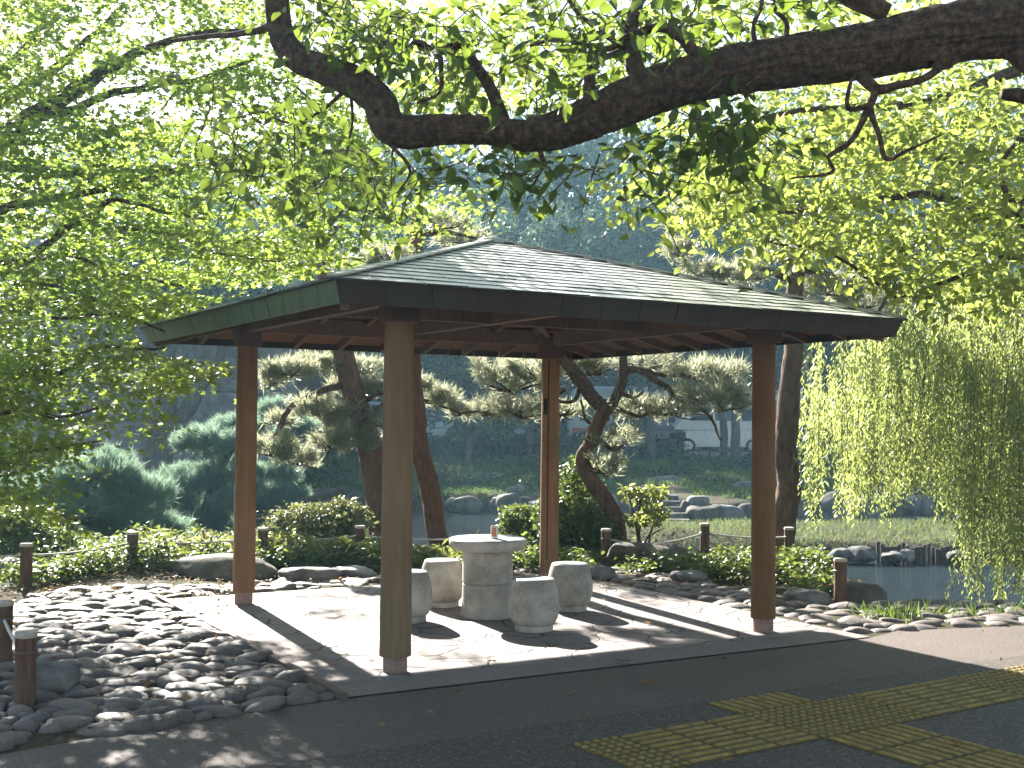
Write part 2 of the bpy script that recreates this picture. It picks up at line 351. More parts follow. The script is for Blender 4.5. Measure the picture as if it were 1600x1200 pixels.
# ------------------------------------------------------------------ leaves
SHAPES = {
 'ovate': (np.array([[0, 0, 0], [.3, .27, .06], [.68, .20, .05], [1, 0, -.05], [.68, -.20, .05], [.3, -.27, .06]]), np.array([[0, 3, 2, 1], [0, 5, 4, 3]])),
 'lance': (np.array([[0, 0, 0], [.45, .12, .03], [1, 0, -.1], [.45, -.12, .03]]), np.array([[0, 2, 1], [0, 3, 2]])),
 'kite': (np.array([[0, 0, 0], [.5, .33, .07], [1, 0, -.03], [.5, -.33, .07]]), np.array([[0, 2, 1], [0, 3, 2]])),
 'maple': (np.array([[.3, 0, 0], [0, 0, 0], [-.06, .42, -.03], [.28, .22, .02], [.55, .55, -.03], [.56, .17, .02], [1, 0, -.06], [.56, -.17, .02], [.55, -.55, -.03], [.28, -.22, .02], [-.06, -.42, -.03]]),
           np.array([[0, i, i+1] for i in range(1, 10)]+[[0, 10, 1]])),
 'needle': (np.array([[0, .02, 0], [0, -.02, 0], [1, 0, 0]]), np.array([[0, 1, 2]])),
 'blade': (np.array([[0, .04, 0], [0, -.04, 0], [.55, .035, .0], [.55, -.035, .0], [1, 0, -.12]]), np.array([[0, 1, 3], [0, 3, 2], [2, 3, 4]])),
}
def leaves(mb, P, T, Nn, L, shape='ovate', wid=1.0):
    n = len(P)
    if n == 0: return
    T = norm(T); B = norm(np.cross(Nn, T)); Z = np.cross(T, B); L = np.broadcast_to(np.asarray(L, float), (n,)); W = np.broadcast_to(np.asarray(wid, float), (n,))
    sv, sf = SHAPES[shape]
    v = P[:, None]+L[:, None, None]*(sv[None, :, 0:1]*T[:, None]+(sv[None, :, 1]*W[:, None])[..., None]*B[:, None]+sv[None, :, 2:3]*Z[:, None])
    f = (np.arange(n)*len(sv))[:, None, None]+sf[None]
    mb.add(v.reshape(-1, 3), f.reshape(-1, sf.shape[1]))
# where direct sun reaches the ground in the photograph (photo pixels on z = 0): crowns are open above these patches
LIT = [[(262, 940), (330, 925), (440, 925), (600, 925), (700, 975), (805, 1003), (770, 1078), (640, 1092), (600, 1085), (520, 1050), (430, 985), (330, 950)],
       [(925, 922), (1180, 952), (1420, 1000), (1600, 1045), (1600, 985), (1420, 978), (1250, 965), (1000, 920)],
       [(400, 995), (470, 1015), (480, 1050), (440, 1040)], [(170, 1015), (330, 1010), (350, 1100), (160, 1110)], [(90, 1160), (170, 1130), (320, 1128), (330, 1150), (200, 1165)], [(150, 1180), (220, 1172), (225, 1200), (140, 1200)], [(330, 1180), (370, 1165), (400, 1185), (390, 1200), (330, 1200)], [(330, 960), (230, 950), (200, 990), (300, 1000)]]
ROOFLIT = [(560, 445), (700, 385), (765, 370), (860, 385), (1120, 440), (1400, 490), (1380, 510), (1000, 480)]
def sunopen(P, keep=.07):
    q = np.array(P, float); t = q[:, 2]/sdir[2]; g = q-t[:, None]*sdir
    u, v = proj(g); m = np.zeros(len(q), bool)
    for poly in LIT: m |= inpoly(u, v, poly)
    m &= (q[:, 2] > .5)
    up = q[:, 2] > 2.9; g2 = q-((q[:, 2]-2.85)/sdir[2])[:, None]*sdir; u2, v2 = proj(g2); m |= up & inpoly(u2, v2, ROOFLIT)
    return ~m | (rng.random(len(q)) < keep)
EAVEPX = [(205, 512), (520, 422), (640, 400), (640, 480), (420, 575), (225, 550)]
def pick(poly, n, d0, d1, bias=1.0):
    poly = np.array(poly, float); lo = poly.min(0); hi = poly.max(0); U = []
    while sum(len(a) for a in U) < n:
        a = lo+rng.random((n*2, 2))*(hi-lo); U.append(a[inpoly(a[:, 0], a[:, 1], poly)])
    a = np.vstack(U)[:n]; d = d0+(d1-d0)*rng.random(n)**bias
    return at(a[:, 0], a[:, 1], d)
def sprays(mb, C, k, rad, flat, L, shape, updir=(0, 0, 1), tilt=.35, droop=.3, lv=.25, out=None, wid=1.0, keep=.07):
    """k leaves round each centre C, in flattened tilted discs"""
    n = len(C); nn = norm(np.array(updir)+rnd(n, tilt)); a = norm(np.cross(nn, rnd(n))); b = np.cross(nn, a)
    r = rad*np.sqrt(rng.random((n, k)))*(.6+.8*rng.random((n, 1))); th = rng.random((n, k))*2*PI; h = rng.normal(size=(n, k))*flat
    P = C[:, None]+r[..., None]*(np.cos(th)[..., None]*a[:, None]*1.3+np.sin(th)[..., None]*b[:, None]*.8)+h[..., None]*nn[:, None]
    P[..., 2] -= droop*r**2/rad
    rad_dir = norm(np.cos(th)[..., None]*a[:, None]+np.sin(th)[..., None]*b[:, None])
    T = (rad_dir+rng.normal(size=P.shape)*.45); T[..., 2] -= droop
    Nn = nn[:, None]+rng.normal(size=P.shape)*.4
    P = P.reshape(-1, 3); T = T.reshape(-1, 3); Nn = Nn.reshape(-1, 3); m = sunopen(P, keep); m &= ~(inpoly(*proj(P), EAVEPX) & (P[:, 1] < 12.2))
    P, T, Nn = P[m], T[m], Nn[m]
    leaves(mb, P, T, Nn, L*(1+lv*rng.normal(size=len(P))).clip(.5, 1.6), shape, wid)
def blobs(mb, ell, k, L, shape='ovate', shell=.75, up=.4, jitter=.5, wid=1.0, surf=True):
    """leaves over ellipsoids (cx,cy,cz,rx,ry,rz); mostly near their surface, outline broken by noise"""
    ell = np.array(ell, float); vol = (ell[:, 3]*ell[:, 4]+ell[:, 3]*ell[:, 5])**1.0; pr = vol/vol.sum()
    for e, c in zip(ell, rng.multinomial(k, pr)):
        d = norm(rnd(c)); lump = 1+.35*fbm(d*2.3+e[:3], 3)+.15*rng.normal(size=c)
        r = np.where(rng.random(c) < shell, 1-.12*rng.random(c), rng.random(c)**.5)*lump
        P = e[:3]+d*e[3:6]*r[:, None]; Nn = norm(d/e[3:6])+rnd(c, jitter); T = norm(rnd(c))+d*.35-np.array([0, 0, .2])
        if up: Nn = Nn+np.array([0, 0, up])
        leaves(mb, P, T, Nn, L*(1+.25*rng.normal(size=c)).clip(.5, 1.7), shape, wid)
def tufts(mb, C, dirs, k, L, spread=.8, thick=1.0):
    n = len(C); D = norm(np.repeat(dirs, k, 0)+rnd(n*k, spread*.62)); P = np.repeat(C, k, 0)+D*L*.05
    P = P-np.repeat(norm(dirs), k, 0)*(rng.random((n*k, 1))*L*.8)
    leaves(mb, P, D, rnd(n*k), L*(.7+.5*rng.random(n*k)), 'needle', thick)
def pad(c, rx, ry, rz, n):     # tuft tips over a flattened cushion of pine foliage
    nc = max(3, n//5); d = norm(rnd(nc)*np.array([1, 1, .8])); n_, n = n, nc; d[:, 2] = np.where(rng.random(n) < .8, np.abs(d[:, 2]), d[:, 2]*.5)
    lump = 1+.3*fbm(d*2.2+np.array(c), 5)
    P = np.array(c)+d*np.array([rx, ry, rz])*((.55+.45*rng.random(n)**.5)*lump)[:, None]
    D = norm(d*np.array([.8, .8, .6])+np.array([0, 0, .75])); P = np.repeat(P, 5, 0)+rnd(nc*5, .034); D = norm(np.repeat(D, 5, 0)+rnd(nc*5, .35))
    return P, D
_ico = {}
def ico(sub):
    if sub not in _ico:
        bm = bmesh.new(); bmesh.ops.create_icosphere(bm, subdivisions=sub, radius=1)
        _ico[sub] = (np.array([v.co[:] for v in bm.verts]), np.array([[v.index for v in f.verts] for f in bm.faces])); bm.free()
    return _ico[sub]
def rockmesh(mb, c, s, seed, sub=4, rough=.35, facet=.5, rot=None):
    v, f = ico(sub); off = seed*7.31
    q = np.sign(v)*np.abs(v)**.8; q = q*(1+rough*fbm(v*1.3+off, seed, 4))[:, None]
    for k in range(6):          # a few flat broken faces
        r_ = np.random.default_rng(seed*13+k); nrm = r_.normal(size=3); nrm /= np.linalg.norm(nrm); dd = .62+.3*r_.random()
        ex = (q@nrm-dd).clip(0); q = q-ex[:, None]*nrm*facet*1.5
    a = seed*1.7; R = np.array([[math.cos(a), -math.sin(a), 0], [math.sin(a), math.cos(a), 0], [0, 0, 1]]) if rot is None else rot
    mb.add((q@R.T)*np.array(s)+np.array(c), f)
# ------------------------------------------------------------------ ground
WZ = -.70
SHORE = np.array([(-200, 30), (-40, 25), (-9, 22.5), (-5.2, 19.5), (-2.4, 16.4), (-.5, 15.6), (1.5, 15.5), (3.2, 15.7), (4.3, 15.0), (4.25, 13.6), (3.8, 12.5), (3.55, 11.75), (4.2, 11.35), (6, 11.2), (12, 11.0), (40, 10.5), (200, 10)], float)
FAR = np.array([(-200, 40), (-60, 38), (-12, 34), (-6, 32), (-3, 30.6), (0, 30.2), (3.2, 28.3), (4.9, 28), (7, 29), (12, 32.3), (30, 35), (80, 40), (200, 45)], float)
ISL = np.array([(1.6, 24.6), (2.6, 22.6), (4.2, 21.0), (6.0, 20.5), (8.2, 20.4), (11, 20.2), (15, 20.5), (20, 22), (18, 24.6), (12, 26), (7, 25.8), (3.5, 25.6)], float)
def segdist(x, y, pl, closed=False):
    d = np.full(np.shape(x), 1e9); m = len(pl) if closed else len(pl)-1
    for i in range(m):
        a = pl[i]; b = pl[(i+1) % len(pl)]; ab = b-a; t = (((x-a[0])*ab[0]+(y-a[1])*ab[1])/(ab@ab)).clip(0, 1)
        d = np.minimum(d, np.hypot(x-a[0]-t*ab[0], y-a[1]-t*ab[1]))
    return d
def sstep(t): t = np.clip(t, 0, 1); return t*t*(3-2*t)
def height(x, y):
    x = np.asarray(x, float); y = np.asarray(y, float); P3 = np.stack([x, y, 0*x], -1)
    n1 = fbm(P3*.8, 2); n2 = fbm(P3*.25, 4)
    sN = segdist(x, y, SHORE)*np.where(inpoly(x, y, np.vstack([SHORE, [(200, -60), (-200, -60)]])), 1, -1)
    sI = segdist(x, y, ISL, True)*np.where(inpoly(x, y, ISL), 1, -1)
    sF = segdist(x, y, FAR)*np.where(inpoly(x, y, np.vstack([FAR, [(200, 500), (-200, 500)]])), 1, -1)
    soft = sstep((sN-.75)/.8)
    hN = -1.4+1.4*sstep((sN+.35)/1.1) - .22*sstep((y-13.6)/2.2)*(x > -9)*sstep((6-x)/2) + n1*.12*sstep((y-12.5)/2)*sstep(sN/2)
    hI = -1.4+1.0*sstep((sI+.3)/.9)+n1*.1*sstep(sI)
    hF = -1.4+1.15*sstep((sF+.3)/1.0)+.40*sstep(sF/10)+.15*sstep((sF-8)/8)+n1*.12*sstep(sF/2)*sstep((16-sF)/4)+n2*.25*sstep(sF/3)*sstep((14-sF)/4)
    return np.maximum(np.maximum(hN, hI), hF)
gx = np.unique(np.concatenate([np.arange(-260, -20, 12), np.arange(-20, 22, .3), np.arange(22, 270, 12)]))
gy = np.unique(np.concatenate([np.arange(-60, 4, 6), np.arange(4, 10.8, .6), np.arange(10.8, 42, .28), np.arange(42, 70, 2), np.arange(70, 520, 15)]))
X, Y = np.meshgrid(gx, gy); Z = height(X, Y); nx, ny = len(gx), len(gy)
mb = MB(); ii, jj = np.meshgrid(np.arange(nx-1), np.arange(ny-1)); q = (jj*nx+ii).ravel()
mb.add(np.stack([X, Y, Z], -1), np.stack([q, q+1, q+nx+1, q+nx], -1))
tag(mb.build('ground', M['soil']), kind='structure')
mb = MB(); wx = np.linspace(-120, 120, 2); mb.add([(-120, 9, WZ), (120, 9, WZ), (120, 48, WZ), (-120, 48, WZ)], [[0, 1, 2, 3]])
tag(mb.build('pond_water', M['water']), kind='structure')
def hz(x, y): return float(height(np.array([x]), np.array([y]))[0])
# pavilion axes
PC = np.array([-.179, 10.083]); YAW = .52764; ca, sa = math.cos(YAW), math.sin(YAW)
EA = np.array([ca, sa, 0]); EB = np.array([-sa, ca, 0])
def loc(a, b, z=0): return np.array([PC[0]+a*ca-b*sa, PC[1]+a*sa+b*ca, z])
# asphalt: everything in front of the paving
PH = 2.17
cN, cR, cF, cL = loc(-PH, -PH), loc(PH, -PH), loc(PH, PH), loc(-PH, PH)
def sheet(pts, z): return np.array([(p[0], p[1], z) for p in pts])
def fan(mb, pts, z, mi=0):
    bm = bmesh.new(); vs = [bm.verts.new((p[0], p[1], z)) for p in pts]; f = bm.faces.new(vs)
    bmesh.ops.triangulate(bm, faces=[f]); bm.verts.index_update()
    v = np.array([x.co[:] for x in bm.verts]); fs = np.array([[x.index for x in f.verts] for f in bm.faces])
    a = v[fs[:, 0]]; nn = np.cross(v[fs[:, 1]]-a, v[fs[:, 2]]-a)[:, 2] < 0; fs[nn] = fs[nn][:, ::-1]; mb.add(v, fs, mi); bm.free()
cobl_edge = [(-.99, 7.09), (-1.3, 6.86), (-1.65, 6.58), (-2.1, 6.22), (-2.55, 5.8), (-4.5, 4.2)]
apts = [(-40, 4.0)]+[(-40, -30), (40, -30), (40, 8.6), (12, 9.9), (6, 10.05), (4.4, 9.95), (3.7, 9.78), (3.1, 9.62), (2.79, 9.30), (cN[0], cN[1])]+cobl_edge
mb = MB(); fan(mb, apts, .004); tag(mb.build('asphalt_path', M['asphalt'], smooth=False), kind='structure')
mb = MB()    # the darker strip of newer asphalt that the tactile tiles lie in
e1 = np.array([math.cos(math.radians(31)), math.sin(math.radians(31)), 0]); s0 = np.array([.3, 6.6, 0]); n1 = np.array([e1[1], -e1[0], 0])
fan(mb, [s0-e1*9, s0-e1*9+n1*3.2, s0+e1*9+n1*3.2, s0+e1*9][::1], .008); tag(mb.build('asphalt_strip', M['asphalt_new'], smooth=False), kind='structure')
# crazy paving under the roof with a slab border and an edging strip
mb = MB(); BW = .34
fan(mb, [loc(-PH+BW, -PH+BW), loc(PH, -PH+BW), loc(PH, PH), loc(-PH+BW, PH)], .0095)
mb2 = MB()
def slabrow(a0, a1, b0, b1, n, along):
    for k in range(n):
        if along == 'b': lo, hi = (a0, b0+(b1-b0)*k/n+.004), (a1-.006, b0+(b1-b0)*(k+1)/n-.004)
        else: lo, hi = (a0+(a1-a0)*k/n+.004, b0), (a0+(a1-a0)*(k+1)/n-.004, b1-.006)
        mb2.add([loc(lo[0], lo[1], .0115), loc(hi[0], lo[1], .0115), loc(hi[0], hi[1], .0115), loc(lo[0], hi[1], .0115)], [[0, 1, 2, 3]])
slabrow(-PH, -PH+BW, -PH+BW, PH, 5, 'b'); slabrow(-PH, PH, -PH, -PH+BW, 6, 'a')
mb.v_ = None
o = mb.build('stone_paving', M['paving'], smooth=False); tag(o, kind='structure')
mb3 = MB(); fan(mb3, [cN, cR, cF, cL], .0065); tag(mb3.build('paving_bed', M['asphalt'], smooth=False), kind='structure')
tag(mb2.build('paving_border', M['paving_band'], smooth=False), kind='structure')
mb = MB(); mb.bar(loc(-PH-.025, -PH-.03, .01), loc(-PH-.025, PH+.05, .01), .045, .07); tag(mb.build('paving_edging', M['kerb'], smooth=False), kind='structure')
# ------------------------------------------------------------------ tactile tiles
def tact():
    mb = MB(); e = np.array([.834, .552, 0]); n = np.array([.552, -.834, 0]); O = np.array([.31, 6.13, 0]); S = .3
    def tile(s, t, dots, along):
        o = O+e*s+n*t; g = .004
        c = [o+e*g+n*g, o+e*(S-g)+n*g, o+e*(S-g)+n*(S-g), o+e*g+n*(S-g)]
        top = np.array(c)+[0, 0, .014]; bot = np.array(c)+[0, 0, .008]
        mb.add(np.vstack([bot, top]), np.array([[4, 7, 6, 5], [0, 1, 5, 4], [1, 2, 6, 5], [2, 3, 7, 6], [3, 0, 4, 7]][::1]))
        if dots:
            for i in range(5):
                for j in range(5):
                    p = o+e*(.03+.06*i)+n*(.03+.06*j)+np.array([0, 0, .014]); mb.lathe([(.019, -.001), (.017, .004), (.011, .007)], p, 8, 1)
        else:
            for i in range(4):
                q = .0375+.075*i; a, b = (o+e*.015+n*q, o+e*(S-.015)+n*q) if along == 'e' else (o+n*.015+e*q, o+n*(S-.015)+e*q)
                d = norm((b-a)[None])[0]; w_ = np.cross(d, (0, 0, 1)); z = np.array([0, 0, .0135])
                v = [a+w_*.017+z, a-w_*.017+z, b-w_*.017+z, b+w_*.017+z, a+w_*.011+z*1.55+d*.01, a-w_*.011+z*1.55+d*.01, b-w_*.011+z*1.55-d*.01, b+w_*.011+z*1.55-d*.01]
                mb.add(v, np.array([[4, 5, 6, 7], [0, 1, 5, 4], [1, 2, 6, 5], [2, 3, 7, 6], [3, 0, 4, 7]]), 1)
    for i in range(14):
        for t in (0, .3):
            s = i*.3
            if i in (4, 5, 6): continue
            tile(s, t, i in (0, 10, 11, 12, 13), 'e')
    for j in range(-1, 9):
        for k in range(3):
            tile(1.2+k*.3-.0, j*.3, j in (0, 1), 'n') if k < 3 and (j in (0, 1) or k < 2) else None
    return mb
o = tact().build('tactile_paving', [M['tactile_base'], M['tactile']], smooth=False)
tag(o, 'worn yellow tactile tiles with ribs and dots crossing on the dark asphalt', 'tactile paving')
# ------------------------------------------------------------------ cobbles
def packed(poly, n, r0, r1, tries=14000, seed=1, stretch=1.5):
    g = np.random.default_rng(seed); poly = np.array(poly); lo = poly.min(0); hi = poly.max(0); out = []
    cell = {}
    for t in range(tries):
        p = lo+g.random(2)*(hi-lo); 
        if not inpoly(p[0:1], p[1:2], poly)[0]: continue
        r = r1-(r1-r0)*(t/tries)**.5*g.random()**.3
        ok = True; kx, ky = int(p[0]//.4), int(p[1]//.4)
        for a in (-1, 0, 1):
            for b in (-1, 0, 1):
                for (x, y, rr) in cell.get((kx+a, ky+b), ()):
                    if ((x-p[0])/stretch)**2+((y-p[1]))**2 < ((r+rr)*.77)**2: ok = False; break
                if not ok: break
            if not ok: break
        if ok: cell.setdefault((kx, ky), []).append((p[0], p[1], r)); out.append((p[0], p[1], r))
        if len(out) >= n: break
    return out
def cobbles(mb, poly, n, r0, r1, seed, flat=.62, zoff=.0, stretch=1.5, tries=14000, bury=.12):
    for k, (x, y, r) in enumerate(packed(poly, n, r0, r1, tries, seed, stretch)):
        g = np.random.default_rng(seed*999+k); v, f = ico(3); s = np.sign(v)*np.abs(v)**.88
        s = s*(1+.34*fbm(v*1.1+k*3.1, seed, 4))[:, None]*np.array([r*stretch*(.9+.25*g.random()), r*(.85+.3*g.random()), r*flat*(.75+.5*g.random())])
        s[:, 2] += s[:, 0]*g.normal()*.10+s[:, 1]*g.normal()*.12
        a = g.normal()*.32; R = np.array([[math.cos(a), -math.sin(a), 0], [math.sin(a), math.cos(a), 0], [0, 0, 1]])
        mb.add(s@R.T+np.array([x, y, zoff+r*bury+max(0, hz(x, y))*0+g.normal()*.006]), f)
eL = lambda b, off: tuple(loc(-PH-off, b)[:2])
cp1 = [eL(-PH, .08), eL(0, .08), eL(PH+.3, .08), (-3.2, 11.6), (-4.2, 11.45), (-4.4, 10.2), (-3.9, 8.8), (-3.2, 7.6), (-2.75, 7.0), (-2.3, 6.35), (-2.1, 6.26), (-1.65, 6.63), (-1.3, 6.92), (-1.05, 7.1)]
mb = MB(); cobbles(mb, cp1, 760, .03, .094, 3, .58, -.012, 1.5, 26000)
tag(mb.build('cobble_paving', M['cobble']), kind='structure')
mb = MB(); cobbles(mb, [(-4.6, 10.2), (-3.2, 7.6), (-2.35, 6.3), (-2.6, 5.85), (-3.3, 5.6), (-5, 8)], 460, .02, .06, 5, .7, -.005, 1.3)
tag(mb.build('pebble_verge', M['cobble']), kind='structure')
mb = MB(); bk = [tuple(loc(-PH-.2, PH+.12)[:2]), tuple(loc(PH+.1, PH+.12)[:2]), tuple(loc(PH+.12, PH)[:2]), tuple(loc(PH+.1, -PH+.2)[:2]), (3.2, 9.7), (3.8, 9.9), (4.5, 10.05), (6.4, 10.15), (6.4, 11.0), (4.3, 11.0), (3.3, 11.05), (2.6, 11.3), (2.1, 12.3), (1.3, 13.4), (.6, 13.75), (-1.1, 12.9), (-3.1, 11.75)]
cobbles(mb, bk, 520, .04, .10, 8, .5, -.022)
tag(mb.build('cobble_border', M['cobble']), kind='structure')
# ------------------------------------------------------------------ pavilion
pv = thing('garden_pavilion', 'open wooden pavilion with low pyramid shingle roof on four round posts', 'pavilion', loc(0, 0))
HS, EV, ZE, ZB, ZA = 1.595, 2.295, 2.329, 2.42, 3.17
for (a, b, m, lab) in ((-1, -1, 'post_grey', 'weathered grey brown post nearest the path'), (1, -1, 'post_brown', 'brown post beside the willow side'), (1, 1, 'post_orange', 'orange brown post with a long black split'), (-1, 1, 'post_orange', None)):
    c = loc(a*HS, b*HS); mbp = MB()
    if (a, b) == (-1, -1): c[:2] = (-.745, 7.86)
    rb = .104 if (a, b) == (-1, -1) else .0965; prof = [(rb, .115), (rb+.0015, .13)]+[(rb-.006*k/12+.0012*math.sin(k*2.1+a), .2+(ZB-.25-.2)*k/12) for k in range(13)]+[(.09, ZB-.10)]
    mbp.lathe(prof, c, 40); p = mbp.build('post', M[m], pv, 'auto')
    if lab: p['label'] = lab
    mbf = MB(); mbf.lathe([(.078, .012), (.080, .03), (.080, .116)], c, 32); mbf.build('post_foot', M['foot'], p, 'auto')
    mbk = MB(); R = np.array([EA, EB, [0, 0, 1]]).T
    v0 = np.array([-.1, -.1, ZB-.13]); v1 = np.array([.1, .1, ZB+.13]); tmp = MB(); tmp.box(v0, v1, R); mbk.add(np.vstack(tmp.v)+[c[0], c[1], 0], tmp.f); mbk.build('post_bracket', M['cap'], p, False)
    if (a, b) == (1, 1):
        mbs = MB(); dcam = norm(np.array([[0-c[0], 0-c[1], 0]]))[0]; sd = np.array([dcam[1], -dcam[0], 0])
        for q0, q1, wd in ((.25, 2.28, .010),): mbs.bar(c+dcam*.0925-sd*(-.022)+[0, 0, q0], c+dcam*.0895-sd*(-.020)+[0, 0, q1], wd, .012, up=dcam)
        mbs.bar(c+dcam*.088-sd*(-.05)+[0, 0, 1.72], c+dcam*.088-sd*(-.05)+[0, 0, 1.88], .035, .01, up=dcam)
        mbs.build('split', M['crack'], p, False)
def under(r): return ZE+.055+(EV-r)*(ZA-.19-ZE)/EV      # height of the underside boards at distance r from the centre line
for (p0, p1) in (((-1, -1), (1, -1)), ((1, -1), (1, 1)), ((1, 1), (-1, 1)), ((-1, 1), (-1, -1))):
    mbb = MB(); ex = .0
    mbb.bar(loc(p0[0]*HS, p0[1]*HS, ZB+.075), loc(p1[0]*HS, p1[1]*HS, ZB+.075), .085, .145); mbb.build('ring_beam', M['beam'], pv, False)
mbb = MB(); mbb.bar(loc(-HS+.045, 0, ZB+.105), loc(HS-.045, 0, ZB+.105), .075, .12); mbb.build('tie_beam', M['beam'], pv, False)
mbb = MB(); mbb.bar(loc(0, -HS+.045, ZB+.10), loc(0, HS-.045, ZB+.10), .078, .118); mbb.build('tie_beam', M['beam'], pv, False)
mbb = MB(); mbb.bar(loc(0, 0, ZB+.16), loc(0, 0, ZA-.2), .09, .09, up=(1, 0, 0)); mbb.build('king_post', M['beam'], pv, False)
for k, (ax, bx) in enumerate((((1, 0), (0, 1)), ((0, 1), (-1, 0)), ((-1, 0), (0, -1)), ((0, -1), (1, 0)))):
    for j in range(-4, 5):
        t = j*.46; r0 = max(abs(t)+.06, .12)
        if r0 > EV-.2: continue
        f = lambda r: loc(ax[0]*r+bx[0]*t, ax[1]*r+bx[1]*t, under(r)-.036)
        mbb = MB(); mbb.bar(f(r0), f(EV-.05), .045, .068); mbb.build('rafter', M['beam'], pv, False)
for (a, b) in ((-1, -1), (1, -1), (1, 1), (-1, 1)):
    mbb = MB(); f = lambda r: loc(a*r, b*r, under(r)-.06); mbb.bar(f(.1), f(EV-.05), .06, .09); mbb.build('hip_rafter', M['beam'], pv, False)
mbb = MB(); cs = [loc(a*(EV-.02), b*(EV-.02), under(EV-.02)) for a, b in ((-1, -1), (1, -1), (1, 1), (-1, 1))]+[loc(0, 0, under(0))]
cs2 = [c+[0, 0, .02] for c in cs]
mbb.add(cs, np.array([[1, 0, 4], [2, 1, 4], [3, 2, 4], [0, 3, 4]])); mbb.build('roof_boards', M['deck'], pv, False)
# fascia: four inward leaning rows of eave shingles, each its own part
EO = EV+.055; ZT = ZE+.135
for k in range(4):
    c = [(-1, -1), (1, -1), (1, 1), (-1, 1)]; A, B = c[k], c[(k+1) % 4]; mbb = MB(); n = 15
    for j in range(n):
        t0, t1 = j/n, (j+1)/n-.0012; o_ = rng.random()*.004
        def pt(t, r, z): a = A[0]+(B[0]-A[0])*t; b = A[1]+(B[1]-A[1])*t; return loc(a*r, b*r, z)
        q = [pt(t0, EV+o_, ZE), pt(t1, EV+o_, ZE), pt(t1, EO-.012+o_, ZT-.004), pt(t0, EO-.012+o_, ZT-.004), pt(t0, EV-.03, ZE+.002), pt(t1, EV-.03, ZE+.002), pt(t1, EO-.05, ZT-.006), pt(t0, EO-.05, ZT-.006)]
        mbb.add(q, np.array([[0, 1, 2, 3], [5, 4, 7, 6], [4, 5, 1, 0], [1, 5, 6, 2], [4, 0, 3, 7]]))
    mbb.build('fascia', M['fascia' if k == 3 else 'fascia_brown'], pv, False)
# roof: shingle courses on four slopes
for k in range(4):
    c = [(-1, -1), (1, -1), (1, 1), (-1, 1)]; A, B = c[k], c[(k+1) % 4]; mbb = MB(); NC = 17
    for i in range(NC):
        r0 = (EO+.02)*(1-i/NC); r1 = max((EO+.02)*(1-(i+1.12)/NC), .02); zf = lambda r: ZT+(EO-r)*(ZA-ZT)/EO
        n = max(2, int(round(2*r0/.30))); off = (i % 2)*.5
        ed = [0]+[min(max((j+off)/n, 0), 1) for j in range(0, n+1) if 0 < (j+off)/n < 1]+[1]
        for j in range(len(ed)-1):
            t0, t1 = ed[j]+.0008, ed[j+1]-.0008
            if t1 <= t0: continue
            lift = .0085+.004*rng.random(); th = .006
            def pt(t, r, z): a = A[0]+(B[0]-A[0])*t; b = A[1]+(B[1]-A[1])*t; return loc(a*r, b*r, z)
            # keep the shingle joints square to the eave: shift t for the upper edge
            def up_t(t): s = (2*t-1)*r0; return min(max((s/r1+1)/2, 0), 1)
            tl = lift+rng.normal()*.0015
            q = [pt(t0, r0, zf(r0)+lift), pt(t1, r0, zf(r0)+tl), pt(up_t(t1), r1, zf(r1)+.004), pt(up_t(t0), r1, zf(r1)+.004), pt(t0, r0, zf(r0)+lift-th-.006), pt(t1, r0, zf(r0)+tl-th-.006)]
            mbb.add(q, np.array([[0, 1, 2, 3]])); mbb.add([q[4], q[5], q[1], q[0]], np.array([[0, 1, 2, 3]]), 1)
    # closing sheet below the shingles
    mbb.add([loc(A[0]*EO, A[1]*EO, ZT-.004), loc(B[0]*EO, B[1]*EO, ZT-.004), loc(0, 0, ZA-.012)], np.array([[0, 1, 2]]))
    mbb.build('roof_slope', [M['shingle'], M['shingle_butt']], pv, False)
for (a, b) in ((-1, -1), (1, -1), (1, 1), (-1, 1)):
    mbb = MB(); zf = lambda r: ZT+(EO-r)*(ZA-ZT)/EO
    for i in range(16):
        r0 = EO*(1-i/16)+.01; r1 = EO*(1-(i+1.1)/16); mbb.bar(loc(a*r0, b*r0, zf(r0)+.020), loc(a*max(r1, .03), b*max(r1, .03), zf(max(r1, .03))+.015), .09, .012)
    mbb.build('hip_cap', M['shingle'], pv, False)
mbb = MB(); mbb.lathe([(.13, ZA-.03), (.12, ZA+.01), (.05, ZA+.03), (.0, ZA+.035)], loc(0, 0), 20); mbb.build('roof_finial', M['shingle'], pv)
# ------------------------------------------------------------------ table, stools, can
TL = np.array([-.19, 10.08, .014])
tb = thing('stone_table', 'round speckled stone table on a thick drum under the pavilion roof', 'table', TL)
mb = MB(); mb.lathe([(.22, 0), (.225, .015), (.215, .06), (.211, .272), (.198, .283)], TL, 48); mb.build('lower_drum', M['granite'], tb, 'auto')
mb = MB(); mb.lathe([(.197, .283), (.212, .294), (.211, .55), (.213, .56)], TL, 48); mb.build('upper_drum', M['granite'], tb, 'auto')
mb = MB(); mb.lathe([(.27, .558), (.30, .562), (.325, .60), (.328, .63), (.322, .645)], TL, 64); t_ = mb.build('table_top', M['granite'], tb, 'auto')
mb = MB(); mb.lathe([(.322, .6455), (.310, .655), (.29, .657)], TL, 64); mb.build('polished_face', M['granite_top'], t_, 'auto')
stl = []
P0 = np.array([.19, 9.44, .014])
st = thing('stone_stool', 'barrel shaped stone stool standing in front of the table drum, nearest the path', 'stool', P0, 'stone stools round the table')
mb = MB(); mb.lathe([(.150, .048), (.166, .062), (.186, .10), (.199, .15), (.200, .19), (.193, .26), (.178, .34), (.163, .388), (.158, .398)], P0, 48); b_ = mb.build('seat_body', M['granite'], st)
mb = MB(); mb.lathe([(.158, .3982), (.150, .405), (.13, .407)], P0, 40); mb.build('polished_face', M['granite_top'], b_, 'auto')
